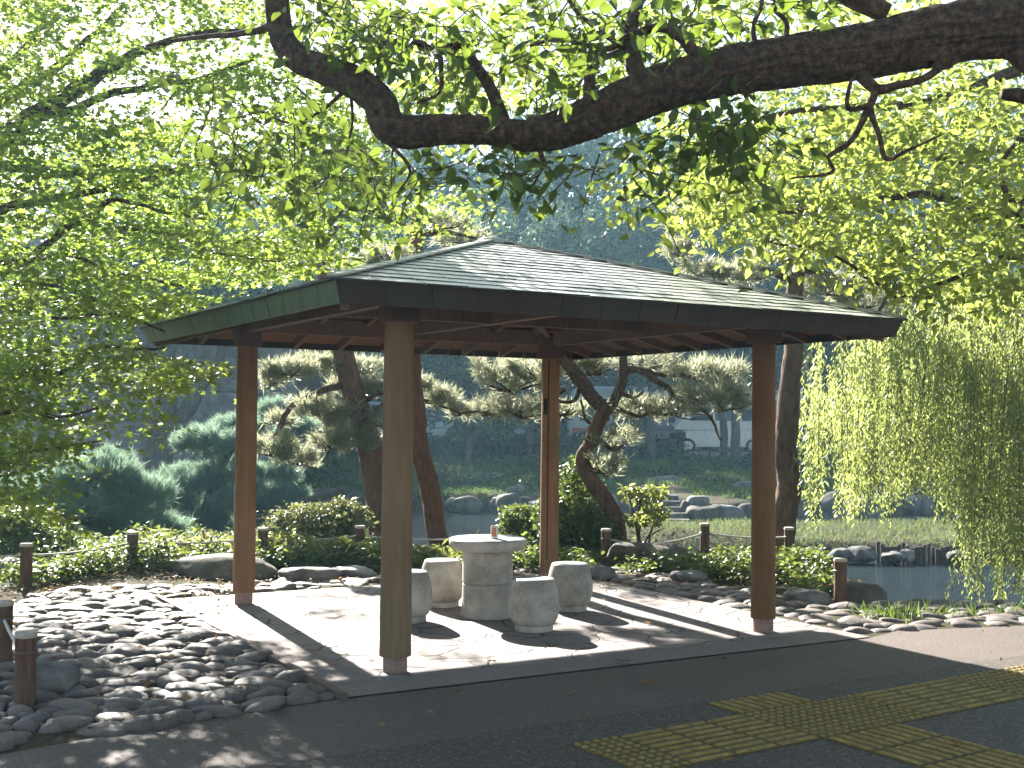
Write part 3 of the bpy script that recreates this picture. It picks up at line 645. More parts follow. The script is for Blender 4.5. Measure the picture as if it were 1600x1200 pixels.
mb = MB(); mb.lathe([(.146, 0), (.15, .008), (.149, .046)], P0, 40); mb.build('foot_ring', M['granite'], st, 'auto')
dup(st, (.52, 10.46, .014), 1.1, 'barrel shaped stone stool right of the table, in front of the split orange post')
dup(st, (-.60, 10.62, .014), 2.3, 'sunlit barrel shaped stone stool behind the table drum on its left')
dup(st, (-.83, 9.80, .014), 4.0, 'barrel shaped stone stool half hidden behind the weathered grey post')
cpos = TL+np.array([.055, -.08, .657])
cn = thing('drink_can', 'small drink can with a red label standing on the stone table', 'can', cpos)
mb = MB(); mb.lathe([(.026, 0), (.031, .006), (.031, .098), (.027, .106)], cpos, 24); mb.build('can_body', M['can_metal'], cn, 'auto')
mb = MB(); a = np.linspace(-2.4, -1.0, 10); mb.add(np.concatenate([np.stack([.0314*np.cos(a), .0314*np.sin(a), np.full(10, z)], -1) for z in (.018, .092)])+cpos, np.array([[i, i+1, i+11, i+10] for i in range(9)])); mb.build('can_label', M['can_red'], cn)
mb = MB(); mb.lathe([(.026, .1062), (.027, .109), (.024, .107)], cpos, 24); mb.build('can_rim', M['can_metal'], cn, 'auto')
# ------------------------------------------------------------------ rope fence
FP = [('p', 38, 1105, 'short thick fence post standing in the pebbles at the lower left corner'), ('p', 4, 1040, 'fence post cut by the left picture edge beside the pebble verge'),
      ('p', 40, 918, 'fence post with a bright sunlit top at the left, before the dark rounded shrub'), ('p', 206, 893, 'fence post with pale top below the large cushion pine'),
      ('p', 410, 884, 'fence post just right of the left orange pavilion post'), ('p', 562, 879, 'fence post left of the weathered grey pavilion post, among lit bamboo grass'),
      ('p', 947, 884, 'fence post below the curved pine trunk'), ('p', 1101, 872, 'fence post between the curved pine and the right pavilion post'),
      ('p', 1233, 880, 'low fence post at the foot of the thick straight pine trunk'), ('p', 1313, 945, 'dark banded fence post beside the mossy boulder at the pond edge')]
fps = []; base0 = None
for k, (_, u, v, lab) in enumerate(FP):
    p = on(u, v, 0); hgt = .42 if k != 9 else .43
    if base0 is None:
        base0 = thing('fence_post', lab, 'fence post', p, 'round wooden posts of the rope fence')
        mb = MB(); mb.lathe([(.058, -.1), (.059, .0), (.057, .2), (.058, .395)], p, 22); mb.build('post_shaft', M['fence_wood'], base0, 'auto')
        mb = MB(); mb.lathe([(.058, .395), (.062, .397), (.062, .415), (.055, .425)], p, 22); mb.build('post_top', M['fence_top'], base0, 'auto')
        mb = MB(); mb.lathe([(.0595, .30), (.064, .305), (.064, .315), (.0595, .32)], p, 22); mb.build('post_band', M['cap'], base0, 'auto')
    else:
        dup(base0, p, k*1.3, lab)
    fps.append(p)
hid = on(745, 882, 0); hid2 = on(1210, 880, 0)
for i, j, lab in ((0, 1, 'short sagging rope between the two posts at the lower left'), (2, 3, 'pale rope from the sunlit left post to the post below the cushion pine'), (3, 4, 'taut pale rope passing behind the left orange pavilion post'), (4, 5, 'pale rope in front of the clipped sunlit azalea'),
                  (5, 'h', 'rope running behind the grey post toward the table'), (6, 7, 'slack pale rope above the dark rock under the curved pine'), (7, 8, 'rope reaching the low post beside the thick pine'), (2, 'e', 'rope leaving the picture at the left edge')):
    a = fps[i]+[0, 0, .31]; b = hid+[0, 0, .3] if j == 'h' else (a+[-2.5, -.6, -.02] if j == 'e' else fps[j]+[0, 0, .31])
    sag = .09 if (i, j) == (6, 7) else .03
    pts = [a*(1-t)+b*t+np.array([0, 0, -4*sag*t*(1-t)]) for t in np.linspace(0, 1, 9)]
    mb = MB(); mb.tube(pts, .011, 6, 2); tag(mb.build('rope', M['rope']), lab, 'rope', 'ropes strung between the fence posts')
# ================================================================== vegetation
def pxpath(pts): return [at(u, v, d) for (u, v, d) in pts]
def pxr(wpx, d): return wpx*d/FPX/2
# ------------------------------------------------------------------ overhead tree (trunk just right of the frame)
tr = thing('broadleaf_tree', 'old broadleaf tree whose thick dark crooked limb crosses above the pavilion roof', 'tree', (3.15, 4.9, 0))
mb = MB(); mb.tube([(3.2, 4.95, -.1), (3.15, 4.9, 1.2), (3.0, 4.95, 2.4), (2.95, 5.0, 3.3), (3.1, 5.2, 4.6), (3.5, 5.5, 6.5)], [.36, .27, .24, .22, .17, .12], 40, 12, 0, 3, .16); mb.build('trunk', M['bark_dark'], tr)
Lp = [(1950, 110, 5.0, 118), (1850, 82, 5.0, 108), (1760, 60, 5.0, 100), (1600, 42, 5.0, 94), (1480, 52, 5.0, 90), (1350, 78, 5.02, 84), (1210, 98, 5.05, 76), (1090, 122, 5.08, 70), (1000, 150, 5.1, 68), (930, 182, 5.12, 62), (870, 203, 5.15, 58), (820, 212, 5.15, 46), (760, 203, 5.18, 42), (690, 203, 5.2, 46), (635, 207, 5.2, 50), (606, 196, 5.22, 52), (592, 160, 5.26, 50), (560, 132, 5.32, 50), (515, 112, 5.4, 46), (470, 92, 5.45, 42), (443, 62, 5.5, 38), (434, 20, 5.5, 37), (432, -40, 5.5, 35), (445, -160, 5.5, 30)]
mb = MB(); mb.tube([at(u, v, d) for u, v, d, _ in Lp], [pxr(w_, d) for u, v, d, w_ in Lp], 128, 18, .015, 5, .15)
for (u, v, d, s) in ((838, 205, 5.12, 34), (600, 200, 5.2, 28), (1005, 140, 5.05, 24), (730, 188, 5.18, 18), (1240, 80, 5.0, 22), (1475, 88, 4.97, 32)):   # burls
    vv, ff = ico(4); r_ = pxr(s*1.35, d); mb.add(at(u, v, d)+vv*r_*(1+.35*fbm(vv*2+u, 7))[:, None], ff)
mb.build('limb', M['bark_dark'], tr)
side = [
 [(788, 190, 5.18, 26), (772, 145, 5.2, 20), (742, 98, 5.22, 17), (722, 70, 5.25, 14), (688, 80, 5.25, 11), (650, 66, 5.3, 9), (600, 72, 5.3, 8), (592, 128, 5.3, 6)],
 [(686, 80, 5.25, 9), (692, 110, 5.25, 8), (690, 145, 5.22, 7), (655, 160, 5.25, 4)],
 [(1086, 90, 5.05, 20), (1062, 62, 5.0, 16), (1030, 46, 5.0, 14), (985, 55, 5.0, 13), (945, 78, 5.05, 9), (880, 62, 5.1, 7), (828, 72, 5.1, 5)],
 [(1000, 130, 5.1, 34), (988, 85, 5.1, 26), (985, 40, 5.12, 22), (998, -10, 5.15, 20), (990, -80, 5.2, 15)],
 [(922, 165, 5.12, 26), (924, 115, 5.12, 15), (950, 88, 5.15, 10), (1000, 72, 5.1, 8)],
 [(980, 80, 5.1, 10), (940, 50, 5.2, 8), (905, 20, 5.3, 7), (880, -20, 5.3, 6)],
 [(1180, 80, 5.0, 9), (1176, 40, 5.0, 8), (1190, 5, 5.0, 7), (1195, -40, 5.0, 6)],
 [(1225, 70, 5.0, 10), (1228, 35, 5.0, 8), (1210, 8, 5.0, 7), (1230, -40, 5, 6)],
 [(1330, 98, 5.0, 24), (1350, 120, 4.98, 20), (1372, 138, 4.97, 17), (1400, 134, 4.95, 13), (1440, 124, 4.94, 12), (1468, 106, 4.95, 12), (1480, 92, 4.97, 14)],
 [(1368, 138, 4.97, 15), (1358, 165, 4.95, 12), (1340, 200, 4.92, 10), (1322, 225, 4.9, 9), (1292, 245, 4.9, 7), (1296, 270, 4.88, 6), (1235, 280, 4.85, 3)],
 [(1358, 162, 4.95, 11), (1372, 210, 4.9, 9), (1385, 248, 4.88, 8), (1420, 232, 4.85, 5), (1470, 210, 4.8, 3)],
 [(1352, 165, 4.95, 9), (1326, 165, 4.95, 8), (1328, 130, 4.95, 6), (1334, 115, 4.95, 4)],
 [(1930, 210, 5.0, 56), (1720, 150, 5.0, 45), (1610, 100, 4.98, 34), (1585, 78, 4.97, 28), (1540, 74, 4.97, 22), (1490, 80, 4.97, 22)],
 [(1930, 235, 5.0, 44), (1700, 175, 5.0, 30), (1600, 150, 5.0, 24), (1566, 144, 5.0, 16)],
 [(542, 140, 5.35, 8), (500, 172, 5.4, 5), (450, 190, 5.5, 4), (400, 170, 5.6, 3)],
 [(548, 145, 5.35, 6), (550, 190, 5.3, 4), (540, 240, 5.2, 3)],
 [(1385, 20, 5, 30), (1330, -5, 5, 34), (1280, -40, 5.1, 30), (1220, -120, 5.2, 26)],
 [(440, 30, 5.5, 16), (380, 52, 5.7, 10), (300, 60, 5.9, 7), (230, 75, 6, 5)],
 [(600, 215, 5.2, 8), (640, 260, 5.0, 5), (620, 300, 4.9, 3)], [(845, 235, 5.15, 9), (850, 262, 5.0, 5), (830, 300, 4.9, 3)], [(1150, 120, 5.05, 9), (1165, 170, 4.95, 5), (1130, 215, 4.85, 3)],
]
for s_ in side:
    mb = MB(); mb.tube([at(u, v, d) for u, v, d, _ in s_], [pxr(w_, d) for u, v, d, w_ in s_], 12, 6, .02, 21, .08); mb.build('branch', M['bark_dark'], tr)
mb = MB()
ROOFPX = [(500, 400), (700, 340), (765, 330), (900, 340), (1100, 395), (1420, 480), (1420, 540), (200, 540), (220, 505)]
LIMB = np.array(sorted([(u, v, w_) for u, v, d, w_ in Lp if u > 595]))
def twigleaves(mb, polys, L, shape, twigs, per, length, droop=.5, mbt=None, keep=.07):
    """leafy twigs: each a thin stem with alternate leaves"""
    for (poly, n, d0, d1) in polys:
        C = pick(poly, n, d0, d1); D = norm(rnd(n)*np.array([1, 1, .5])-np.array([0, 0, droop]))
        m = sunopen(C, keep); C, D = C[m], D[m]; n = len(C)
        t = (np.arange(per)+.5)/per; Ln = length*(.6+.7*rng.random(n))
        P = C[:, None]+D[:, None]*(t[None]*Ln[:, None])[..., None]; P[..., 2] -= droop*.35*(t**2)[None]*Ln[:, None]
        fr = ~inpoly(*proj(C+D*.5*Ln[:, None]-np.array([0, 0, .1])), ROOFPX); C, D, Ln, P = C[fr], D[fr], Ln[fr], P[fr]; n = len(C)
        lu, lv_ = proj(C+D*.5*Ln[:, None]-np.array([0, 0, .05])); lw = np.interp(lu, LIMB[:, 0], LIMB[:, 2]); ly = np.interp(lu, LIMB[:, 0], LIMB[:, 1]); fr = ~((np.abs(lv_-ly) < lw*.5+28) & (C[:, 1] < 5.3) & (lu > 590)) | (rng.random(n) < .12); C, D, Ln, P = C[fr], D[fr], Ln[fr], P[fr]; n = len(C)
        sdv = norm(np.cross(D, rnd(n)*.4+[0, 0, 1])); sg = np.where(np.arange(per) % 2, 1, -1)
        T = sdv[:, None]*sg[None, :, None]+D[:, None]*.7+rng.normal(size=P.shape)*.6-np.array([0, 0, droop*.7])
        Nn = np.array([0, 0, 1])+rng.normal(size=P.shape)*.7; P = P+rng.normal(size=P.shape)*.03
        leaves(mb, P.reshape(-1, 3), T.reshape(-1, 3), Nn.reshape(-1, 3), L*(1+.25*rng.normal(size=n*per)).clip(.45, 1.5), shape)
        if mbt is not None:
            for i in range(n): mbt.tube([C[i], P[i, per//2], P[i, -1]], [.0035, .0025, .0015], 4, 1, mi=1)
mbt = MB()
near = [([(820, -20), (1010, -20), (1030, 60), (960, 130), (880, 170), (800, 160), (790, 60)], 46, 4.6, 6.4), ([(1000, -20), (1330, -20), (1340, 40), (1180, 75), (1040, 110), (1010, 40)], 46, 4.6, 6.2),
        ([(640, 20), (800, 0), (800, 170), (720, 190), (640, 150), (610, 60)], 40, 4.8, 6.5), ([(455, -20), (640, -20), (640, 60), (560, 100), (480, 70)], 40, 5, 7),
        ([(590, 225), (800, 225), (850, 290), (760, 310), (640, 290)], 22, 4.7, 5.4), ([(840, 235), (930, 225), (1060, 180), (1010, 270), (930, 300), (850, 290)], 18, 4.6, 5.4),
        ([(1030, 170), (1190, 120), (1215, 200), (1160, 255), (1060, 215)], 44, 4.5, 5.2), ([(430, 180), (590, 150), (640, 330), (560, 400), (480, 330), (360, 280)], 46, 4.6, 6.4), ([(250, 110), (440, 120), (470, 300), (320, 300)], 22, 4.8, 6.5),
        ([(730, 240), (860, 250), (830, 310), (740, 300)], 10, 4.5, 5.2), ([(560, 300), (700, 260), (690, 310), (600, 340)], 10, 5.5, 7)]
near = [(a, int(b*(1.6 if a[0][1] < 100 else .95)), c, d) for a, b, c, d in near]; twigleaves(mb, near, .074, 'ovate', None, 7, .30, .5, mb)
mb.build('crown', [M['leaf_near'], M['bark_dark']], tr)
# unseen crown parts added above the frame to throw the dappled shade
mb = MB()
C = np.stack([rng.uniform(-6, 4, 110), rng.uniform(3, 12.5, 110), rng.uniform(4.4, 7.5, 110)], -1); pu, pvv = proj(C); C = C[pvv < -60]
sprays(mb, C, 34, .55, .12, .10, 'ovate', tilt=.4, keep=.03); mb.build('added_shade_crown', M['leaf_near'], tr)
# ------------------------------------------------------------------ bright tree on the right
rt = thing('broadleaf_tree', 'sunlit yellow green broadleaf tree filling the right above the willow', 'tree', (6.4, 11.0, 0))
mb = MB(); mb.tube([(6.4, 11, -.2), (6.3, 11, 1.5), (6.0, 10.9, 3.2), (5.4, 10.7, 4.6), (4.6, 10.4, 6)], [.28, .23, .2, .15, .09], 20, 6, .08, 4, .1); mb.build('trunk', M['bark_dark'], rt)
for pth in ([(1760, 260, 9, 30), (1560, 330, 9, 18), (1440, 300, 9, 12), (1300, 330, 9, 8), (1150, 330, 9, 4)], [(1700, 160, 9.5, 26), (1500, 250, 9.5, 14), (1400, 210, 9.5, 10), (1250, 260, 9.5, 5)], [(1720, 420, 8.5, 20), (1580, 400, 8.5, 12), (1480, 440, 8.5, 7), (1400, 470, 8.5, 4)],
            [(1600, 350, 8, 12), (1560, 270, 8, 9), (1590, 210, 8, 6)], [(1400, 470, 8.5, 6), (1300, 400, 8.6, 5), (1180, 380, 8.8, 3)], [(1700, 60, 10, 26), (1450, 160, 10, 14), (1250, 170, 10, 9), (1080, 230, 10, 5)]):
    mb = MB(); mb.tube([at(u, v, d) for u, v, d, _ in pth], [pxr(w_, d) for u, v, d, w_ in pth], 8, 6, .06, 2, .05); mb.build('branch', M['bark_dark'], rt)
mb = MB()
rp = [([(1060, 300), (1120, 220), (1300, 170), (1620, 120), (1620, 470), (1500, 460), (1430, 450), (1330, 400), (1180, 400), (1100, 360)], 560, 7.2, 10.5), ([(1020, 260), (1180, 190), (1240, 300), (1100, 330)], 70, 7.5, 10),
      ([(1200, 100), (1620, 110), (1620, 300), (1250, 260)], 170, 8, 11), ([(850, 20), (1200, -20), (1620, -30), (1620, 30), (1250, 80), (1000, 130), (860, 190)], 150, 8, 11), ([(450, -30), (850, -30), (860, 180), (640, 190), (520, 110)], 120, 8, 11),
      ([(1330, 400), (1480, 430), (1450, 470), (1360, 460)], 22, 7.5, 8.5), ([(1540, 300), (1620, 280), (1620, 460), (1540, 450)], 40, 7, 8.5), ([(1000, 130), (1200, 90), (1620, 60), (1620, 470), (1450, 440), (1250, 400), (1100, 330)], 620, 10.5, 14), ([(440, -30), (1620, -30), (1620, 120), (1000, 160), (640, 190), (520, 120)], 420, 10.5, 14), ([(960, 250), (1060, 235), (1030, 290), (960, 285)], 14, 7.5, 9)]
twigleaves(mb, rp, .072, 'ovate', None, 10, .40, .4, None, .5)
mb.build('crown', M['leaf_right'], rt)
# ------------------------------------------------------------------ maple on the left
mp = thing('maple_tree', 'layered maple with small star leaves and dark rising branches on the left', 'tree', (-6.2, 10.6, 0))
mb = MB(); mb.tube([(-6.2, 10.6, -.1), (-6.1, 10.6, 1.2), (-5.9, 10.6, 2.4), (-5.4, 10.6, 3.6)], [.22, .18, .16, .12], 20, 6, .05, 1, .1); mb.build('trunk', M['bark_grey'], mp)
mpb = [[(-120, 300, 10.5, 50), (0, 218, 10.4, 36), (60, 178, 10.3, 28), (130, 135, 10.2, 24), (180, 100, 10, 18), (235, 72, 9.8, 13), (300, 52, 9.7, 9), (420, 48, 9.5, 6)], [(60, 182, 10.3, 20), (110, 172, 10.1, 16), (150, 155, 10, 13), (250, 128, 9.8, 11), (300, 122, 9.7, 9), (355, 108, 9.6, 7), (400, 90, 9.6, 4)],
       [(-100, 220, 10.8, 30), (0, 158, 10.8, 22), (70, 122, 10.8, 16), (140, 60, 10.6, 10), (190, 10, 10.5, 7)], [(-80, 180, 11, 24), (10, 105, 11, 16), (50, 60, 11, 10), (80, -10, 11, 8)], [(-60, 262, 10, 18), (0, 262, 10, 13), (60, 268, 9.9, 13), (110, 276, 9.8, 12), (180, 268, 9.7, 8), (260, 266, 9.6, 5)],
       [(-80, 350, 10, 20), (0, 328, 9.9, 15), (60, 315, 9.8, 14), (120, 302, 9.7, 12), (190, 288, 9.6, 9), (330, 262, 9.5, 6), (440, 268, 9.5, 4)], [(20, 420, 9.8, 14), (70, 386, 9.7, 12), (100, 356, 9.6, 13), (140, 335, 9.6, 11), (180, 308, 9.6, 8), (250, 330, 9.5, 5), (330, 345, 9.4, 4)],
       [(-60, 420, 10, 14), (40, 405, 9.9, 8), (110, 402, 9.8, 7), (180, 425, 9.7, 6), (290, 445, 9.6, 4)], [(40, 440, 9.6, 6), (110, 455, 9.6, 7), (190, 476, 9.5, 7), (290, 474, 9.5, 4)], [(-60, 560, 10, 18), (0, 576, 9.9, 12), (60, 586, 9.8, 11), (115, 572, 9.7, 9), (160, 545, 9.6, 6), (260, 545, 9.5, 4)],
       [(-60, 690, 9.6, 12), (20, 640, 9.5, 8), (90, 650, 9.4, 6), (150, 640, 9.3, 4)], [(180, 350, 9.6, 6), (260, 365, 9.6, 5), (340, 395, 9.5, 4), (440, 410, 9.5, 3)], [(250, 270, 9.6, 6), (350, 255, 9.6, 5), (430, 262, 9.5, 6), (520, 290, 9.5, 4)], [(370, 105, 9.6, 5), (450, 130, 9.5, 4), (520, 190, 9.5, 3)],
       [(80, 500, 9.5, 6), (180, 495, 9.4, 5), (260, 520, 9.4, 3)], [(-40, 720, 9.3, 7), (60, 700, 9.2, 5), (160, 690, 9.2, 3)]]
for s_ in mpb:
    mb = MB(); mb.tube([at(u, v, d) for u, v, d, _ in s_], [pxr(w_, d) for u, v, d, w_ in s_], 10, 6, .05, 31, .05); mb.build('branch', M['bark_dark'], mp)
mb = MB()
for poly, n, d0, d1 in (([(-40, -60), (440, -60), (470, 60), (420, 140), (300, 180), (240, 120), (160, 130), (-40, 220)], 190, 8.6, 11.5), ([(-40, 190), (150, 170), (400, 180), (560, 240), (600, 330), (520, 400), (360, 420), (200, 400), (-40, 420)], 230, 8.6, 11.5),
                        ([(-40, 400), (250, 420), (360, 440), (300, 470), (220, 505), (235, 560), (120, 600), (-40, 620)], 160, 8.6, 11.5), ([(-40, 560), (200, 560), (240, 600), (180, 680), (90, 720), (-40, 740)], 85, 8.6, 10.5), ([(210, 540), (340, 545), (350, 590), (240, 620), (200, 590)], 26, 10.8, 11.6),
                        ([(560, 300), (720, 280), (740, 330), (650, 370), (560, 400)], 44, 9.5, 11.5), ([(340, 400), (480, 390), (470, 430), (340, 450)], 20, 9.8, 11.5), ([(-40, 700), (60, 690), (60, 790), (-40, 800)], 16, 8.6, 9.6), ([(420, 120), (600, 190), (600, 320), (470, 280)], 70, 9, 11.5)):
    C = pick(poly, n, d0, d1); C = C[rng.random(len(C)) < .9]; sprays(mb, C, 64, .40, .02, .051, 'maple', tilt=.2, droop=.2, keep=.25)
for (poly, n) in (([(420, 985), (520, 1045), (610, 1085), (560, 1105), (430, 1030)], 12), ([(470, 930), (600, 935), (600, 975), (500, 965)], 9), ([(0, 1120), (440, 1105), (640, 1110), (640, 1200), (0, 1200)], 36), ([(20, 930), (250, 945), (300, 1000), (170, 1060), (20, 1040)], 26), ([(330, 1000), (400, 1010), (440, 1090), (350, 1090)], 12), ([(640, 1010), (760, 1035), (700, 1060)], 3), ([(900, 915), (1050, 915), (1150, 950), (1000, 945)], 6), ([(250, 1020), (300, 1080), (160, 1100)], 8)):  # extra sprays added sunward of these ground patches to shade them
    g_ = pick(poly, n, 10, 10); r_ = g_-[0, 0, CAMH]; g_ = r_*(-CAMH/r_[:, 2])[:, None]+[0, 0, CAMH]; z_ = rng.uniform(3.1, 5.2, n); sprays(mb, g_+sdir*(z_/sdir[2])[:, None], 60, .30, .02, .06, 'maple', tilt=.2, droop=.2, keep=.8)
mb.build('crown', M['leaf_maple'], mp)
# ------------------------------------------------------------------ willow
wl = thing('weeping_willow', 'weeping willow hanging yellow green strands over the pond on the right', 'tree', (8.4, 16.5, 0))
mb = MB(); mb.tube([(8.4, 16.5, -.6), (8.3, 16.5, 1), (8.1, 16.3, 2.6), (7.6, 16, 4.2)], [.35, .28, .24, .16], 20, 6, .06, 1, .1); mb.build('trunk', M['bark_grey'], wl)
for pth in ([(8.1, 16.3, 2.6), (7.2, 15.8, 3.7), (6.0, 15.3, 3.9), (5.0, 15, 3.5), (4.5, 14.9, 3.0)], [(7.8, 16, 3.6), (6.6, 15.2, 4.2), (5.4, 14.6, 4.1), (4.6, 14.3, 3.5)], [(7.6, 16, 4.2), (6.8, 16.5, 4.6), (5.8, 16.5, 4.3), (5.2, 16.3, 3.8)], [(8.2, 16.4, 2), (7.6, 15.2, 3.0), (6.6, 14.2, 3.3), (5.8, 13.6, 2.9)]):
    mb = MB(); mb.tube(pth, np.linspace(.12, .025, len(pth)), 10, 8, .08, 3, .08); mb.build('branch', M['bark_grey'], wl)
mb = MB(); mbs = MB()
prof = np.array([(1225, 720), (1245, 835), (1268, 830), (1285, 740), (1300, 700), (1318, 780), (1340, 835), (1365, 800), (1385, 825), (1410, 790), (1440, 770), (1475, 800), (1500, 845), (1530, 870), (1548, 900), (1570, 880), (1610, 930), (1680, 930)], float)
ns = 800
us = np.concatenate([rng.uniform(1255, 1680, 500), rng.uniform(1330, 1680, 300)]); vt = np.interp(us, [1225, 1330, 1420, 1680], [545, 535, 480, 440])+rng.uniform(-25, 130, ns); ds = rng.uniform(12.6, 17.2, ns)
ve = np.interp(us, prof[:, 0], prof[:, 1]); ve = vt+(ve-vt)*np.where(rng.random(ns) < .5, rng.uniform(.75, 1.0, ns), rng.uniform(.25, .8, ns)); ve += rng.normal(size=ns)*8
ex = 90; us = np.concatenate([us, rng.uniform(1500, 1690, ex)]); vt = np.concatenate([vt, rng.uniform(560, 760, ex)]); ve = np.concatenate([ve, rng.uniform(850, 945, ex)]); ds = np.concatenate([ds, rng.uniform(12.6, 15, ex)]); ns += ex
for i in range(ns):
    a = at(us[i], vt[i], ds[i]); b = at(us[i]+rng.normal()*8, ve[i], ds[i]); ln = np.linalg.norm(a-b); k = max(6, int(ln/.0165))
    t = (np.arange(k)+rng.random(k))/k; sw = np.array([math.sin(i), math.cos(i*1.7), 0])*.08
    P = a*(1-t)[:, None]+b*t[:, None]+sw*np.sin(t*3+i)[:, None]+np.array([0, 0, .10])*((1-t)**3)[:, None]
    th = rng.random(k)*2*PI; P = P+rnd(k, .022); T = np.stack([np.cos(th)*.75, np.sin(th)*.75, -np.ones(k)], -1); leaves(mb, P, T, rnd(k), .078*(.5+.7*rng.random(k)), 'lance', 1.05)
    if i % 3 == 0: mbs.tube([P[0], P[k//2], P[-1]], [.005, .004, .002], 4, 2)
mb.build('hanging_foliage', M['leaf_willow'], wl); mbs.build('strands', M['bark_grey'], wl)
# ------------------------------------------------------------------ pines close behind the pavilion
DM = 1.5
def pine(label, base, trunk, branches, pads, m_leaf, L=.11, k=16, nm='pine_tree', bark='bark_pine', dens=900, thick=1.3, spread=1.0, tw=5):
    pads = [(u, v, d, rx*spread, ry*spread) for u, v, d, rx, ry in pads]
    t = thing(nm, label, 'tree', base)
    mb = MB(); mb.tube([at(u, v, d) for u, v, d, _ in trunk], [pxr(w_, d) for u, v, d, w_ in trunk], 22, 8, .03, int(trunk[0][0]), .11); mb.build('trunk', M[bark], t)
    for br in branches:
        mb = MB(); mb.tube([at(u, v, d) for u, v, d, _ in br], [pxr(w_, d) for u, v, d, w_ in br], 9, 6, .05, 3, .08); mb.build('branch', M['bark_dark'], t)
    mb = MB()
    for (u, v, d, rx, ry) in pads:
        c = at(u, v, d)
        for q in range(tw):
            a_ = rng.random()*6.28; r_ = rx*d/FPX*.8; e_ = c+np.array([math.cos(a_)*r_, math.sin(a_)*r_*.8, rng.normal()*.05]); mb.tube([c-np.array([0, 0, ry*d/FPX*.5]), (c+e_)/2-np.array([0, 0, .05]), e_], [.016, .010, .005], 5, 3, .03, q, mi=1)
        sx, sz = rx*d/FPX, ry*d/FPX; n = int(dens*DM*sx*(sx*.8+sz)*1.5)+16; P, D = pad(c, sx, sx*.8, sz, n); tufts(mb, P, D, k, L, 1.0, thick)
    mb.build('needles', [M[m_leaf], M['bark_dark']], t); return t
g0 = lambda u, v, z=-.05: on(u, v, z)
pine('grey pine trunk leaning left behind the pavilion, white lit needle pads on it', at(604, 850, 15.5), [(606, 870, 15.5, 58), (598, 800, 15.5, 50), (585, 730, 15.5, 42), (568, 670, 15.5, 38), (552, 610, 15.5, 34), (538, 560, 15.5, 32), (515, 490, 15.6, 28), (505, 400, 15.7, 22)],
     [[(548, 600, 15.5, 12), (515, 606, 15.3, 11), (475, 622, 15.2, 10), (450, 640, 15.1, 9), (437, 670, 15, 8), (422, 702, 15, 6)], [(560, 640, 15.5, 10), (580, 620, 15.5, 9), (610, 612, 15.6, 8), (650, 622, 15.7, 5)], [(572, 655, 15.5, 9), (590, 640, 15.4, 8), (640, 600, 15.3, 6)], [(545, 640, 15.4, 6), (520, 690, 15.2, 5), (505, 720, 15, 4)], [(620, 612, 15.6, 6), (680, 630, 15.7, 5), (720, 645, 15.7, 3)], [(535, 560, 15.5, 8), (480, 575, 15.3, 6), (430, 585, 15, 4)]],
     [(455, 578, 15, 40, 18), (425, 592, 15, 24, 16), (500, 568, 15.5, 44, 16), (560, 575, 15.8, 40, 14), (498, 640, 15.2, 40, 20), (535, 655, 15.4, 40, 22), (520, 692, 15, 34, 20), (560, 690, 15.3, 34, 18), (590, 608, 15.6, 36, 16), (548, 600, 15.8, 40, 12), (680, 622, 15.7, 46, 17), (645, 600, 15.5, 30, 12), (425, 700, 14.9, 40, 22), (465, 715, 15, 30, 20), (440, 655, 15.2, 20, 12), (600, 660, 15.2, 26, 18), (720, 640, 15.9, 26, 14)], 'needle_lit', .135, 10, dens=520, thick=2.3)
pine('reddish pine trunk leaning right behind the weathered grey post', at(684, 862, 15), [(688, 875, 15, 32), (680, 810, 15, 31), (668, 750, 15, 30), (655, 690, 15, 28), (648, 620, 15, 26), (645, 560, 15, 26), (640, 480, 15, 25), (648, 390, 15, 22), (652, 330, 15, 18)], [[(648, 400, 15, 10), (600, 400, 15, 7), (560, 410, 15, 5)], [(650, 370, 15, 10), (700, 362, 15, 7), (740, 370, 15, 4)]],
     [(610, 400, 15, 50, 16), (560, 412, 15, 40, 14), (720, 372, 15.3, 40, 14), (690, 350, 15, 44, 16)], 'needle_lit', .135, 10, bark='bark_red', dens=420, thick=2.3)
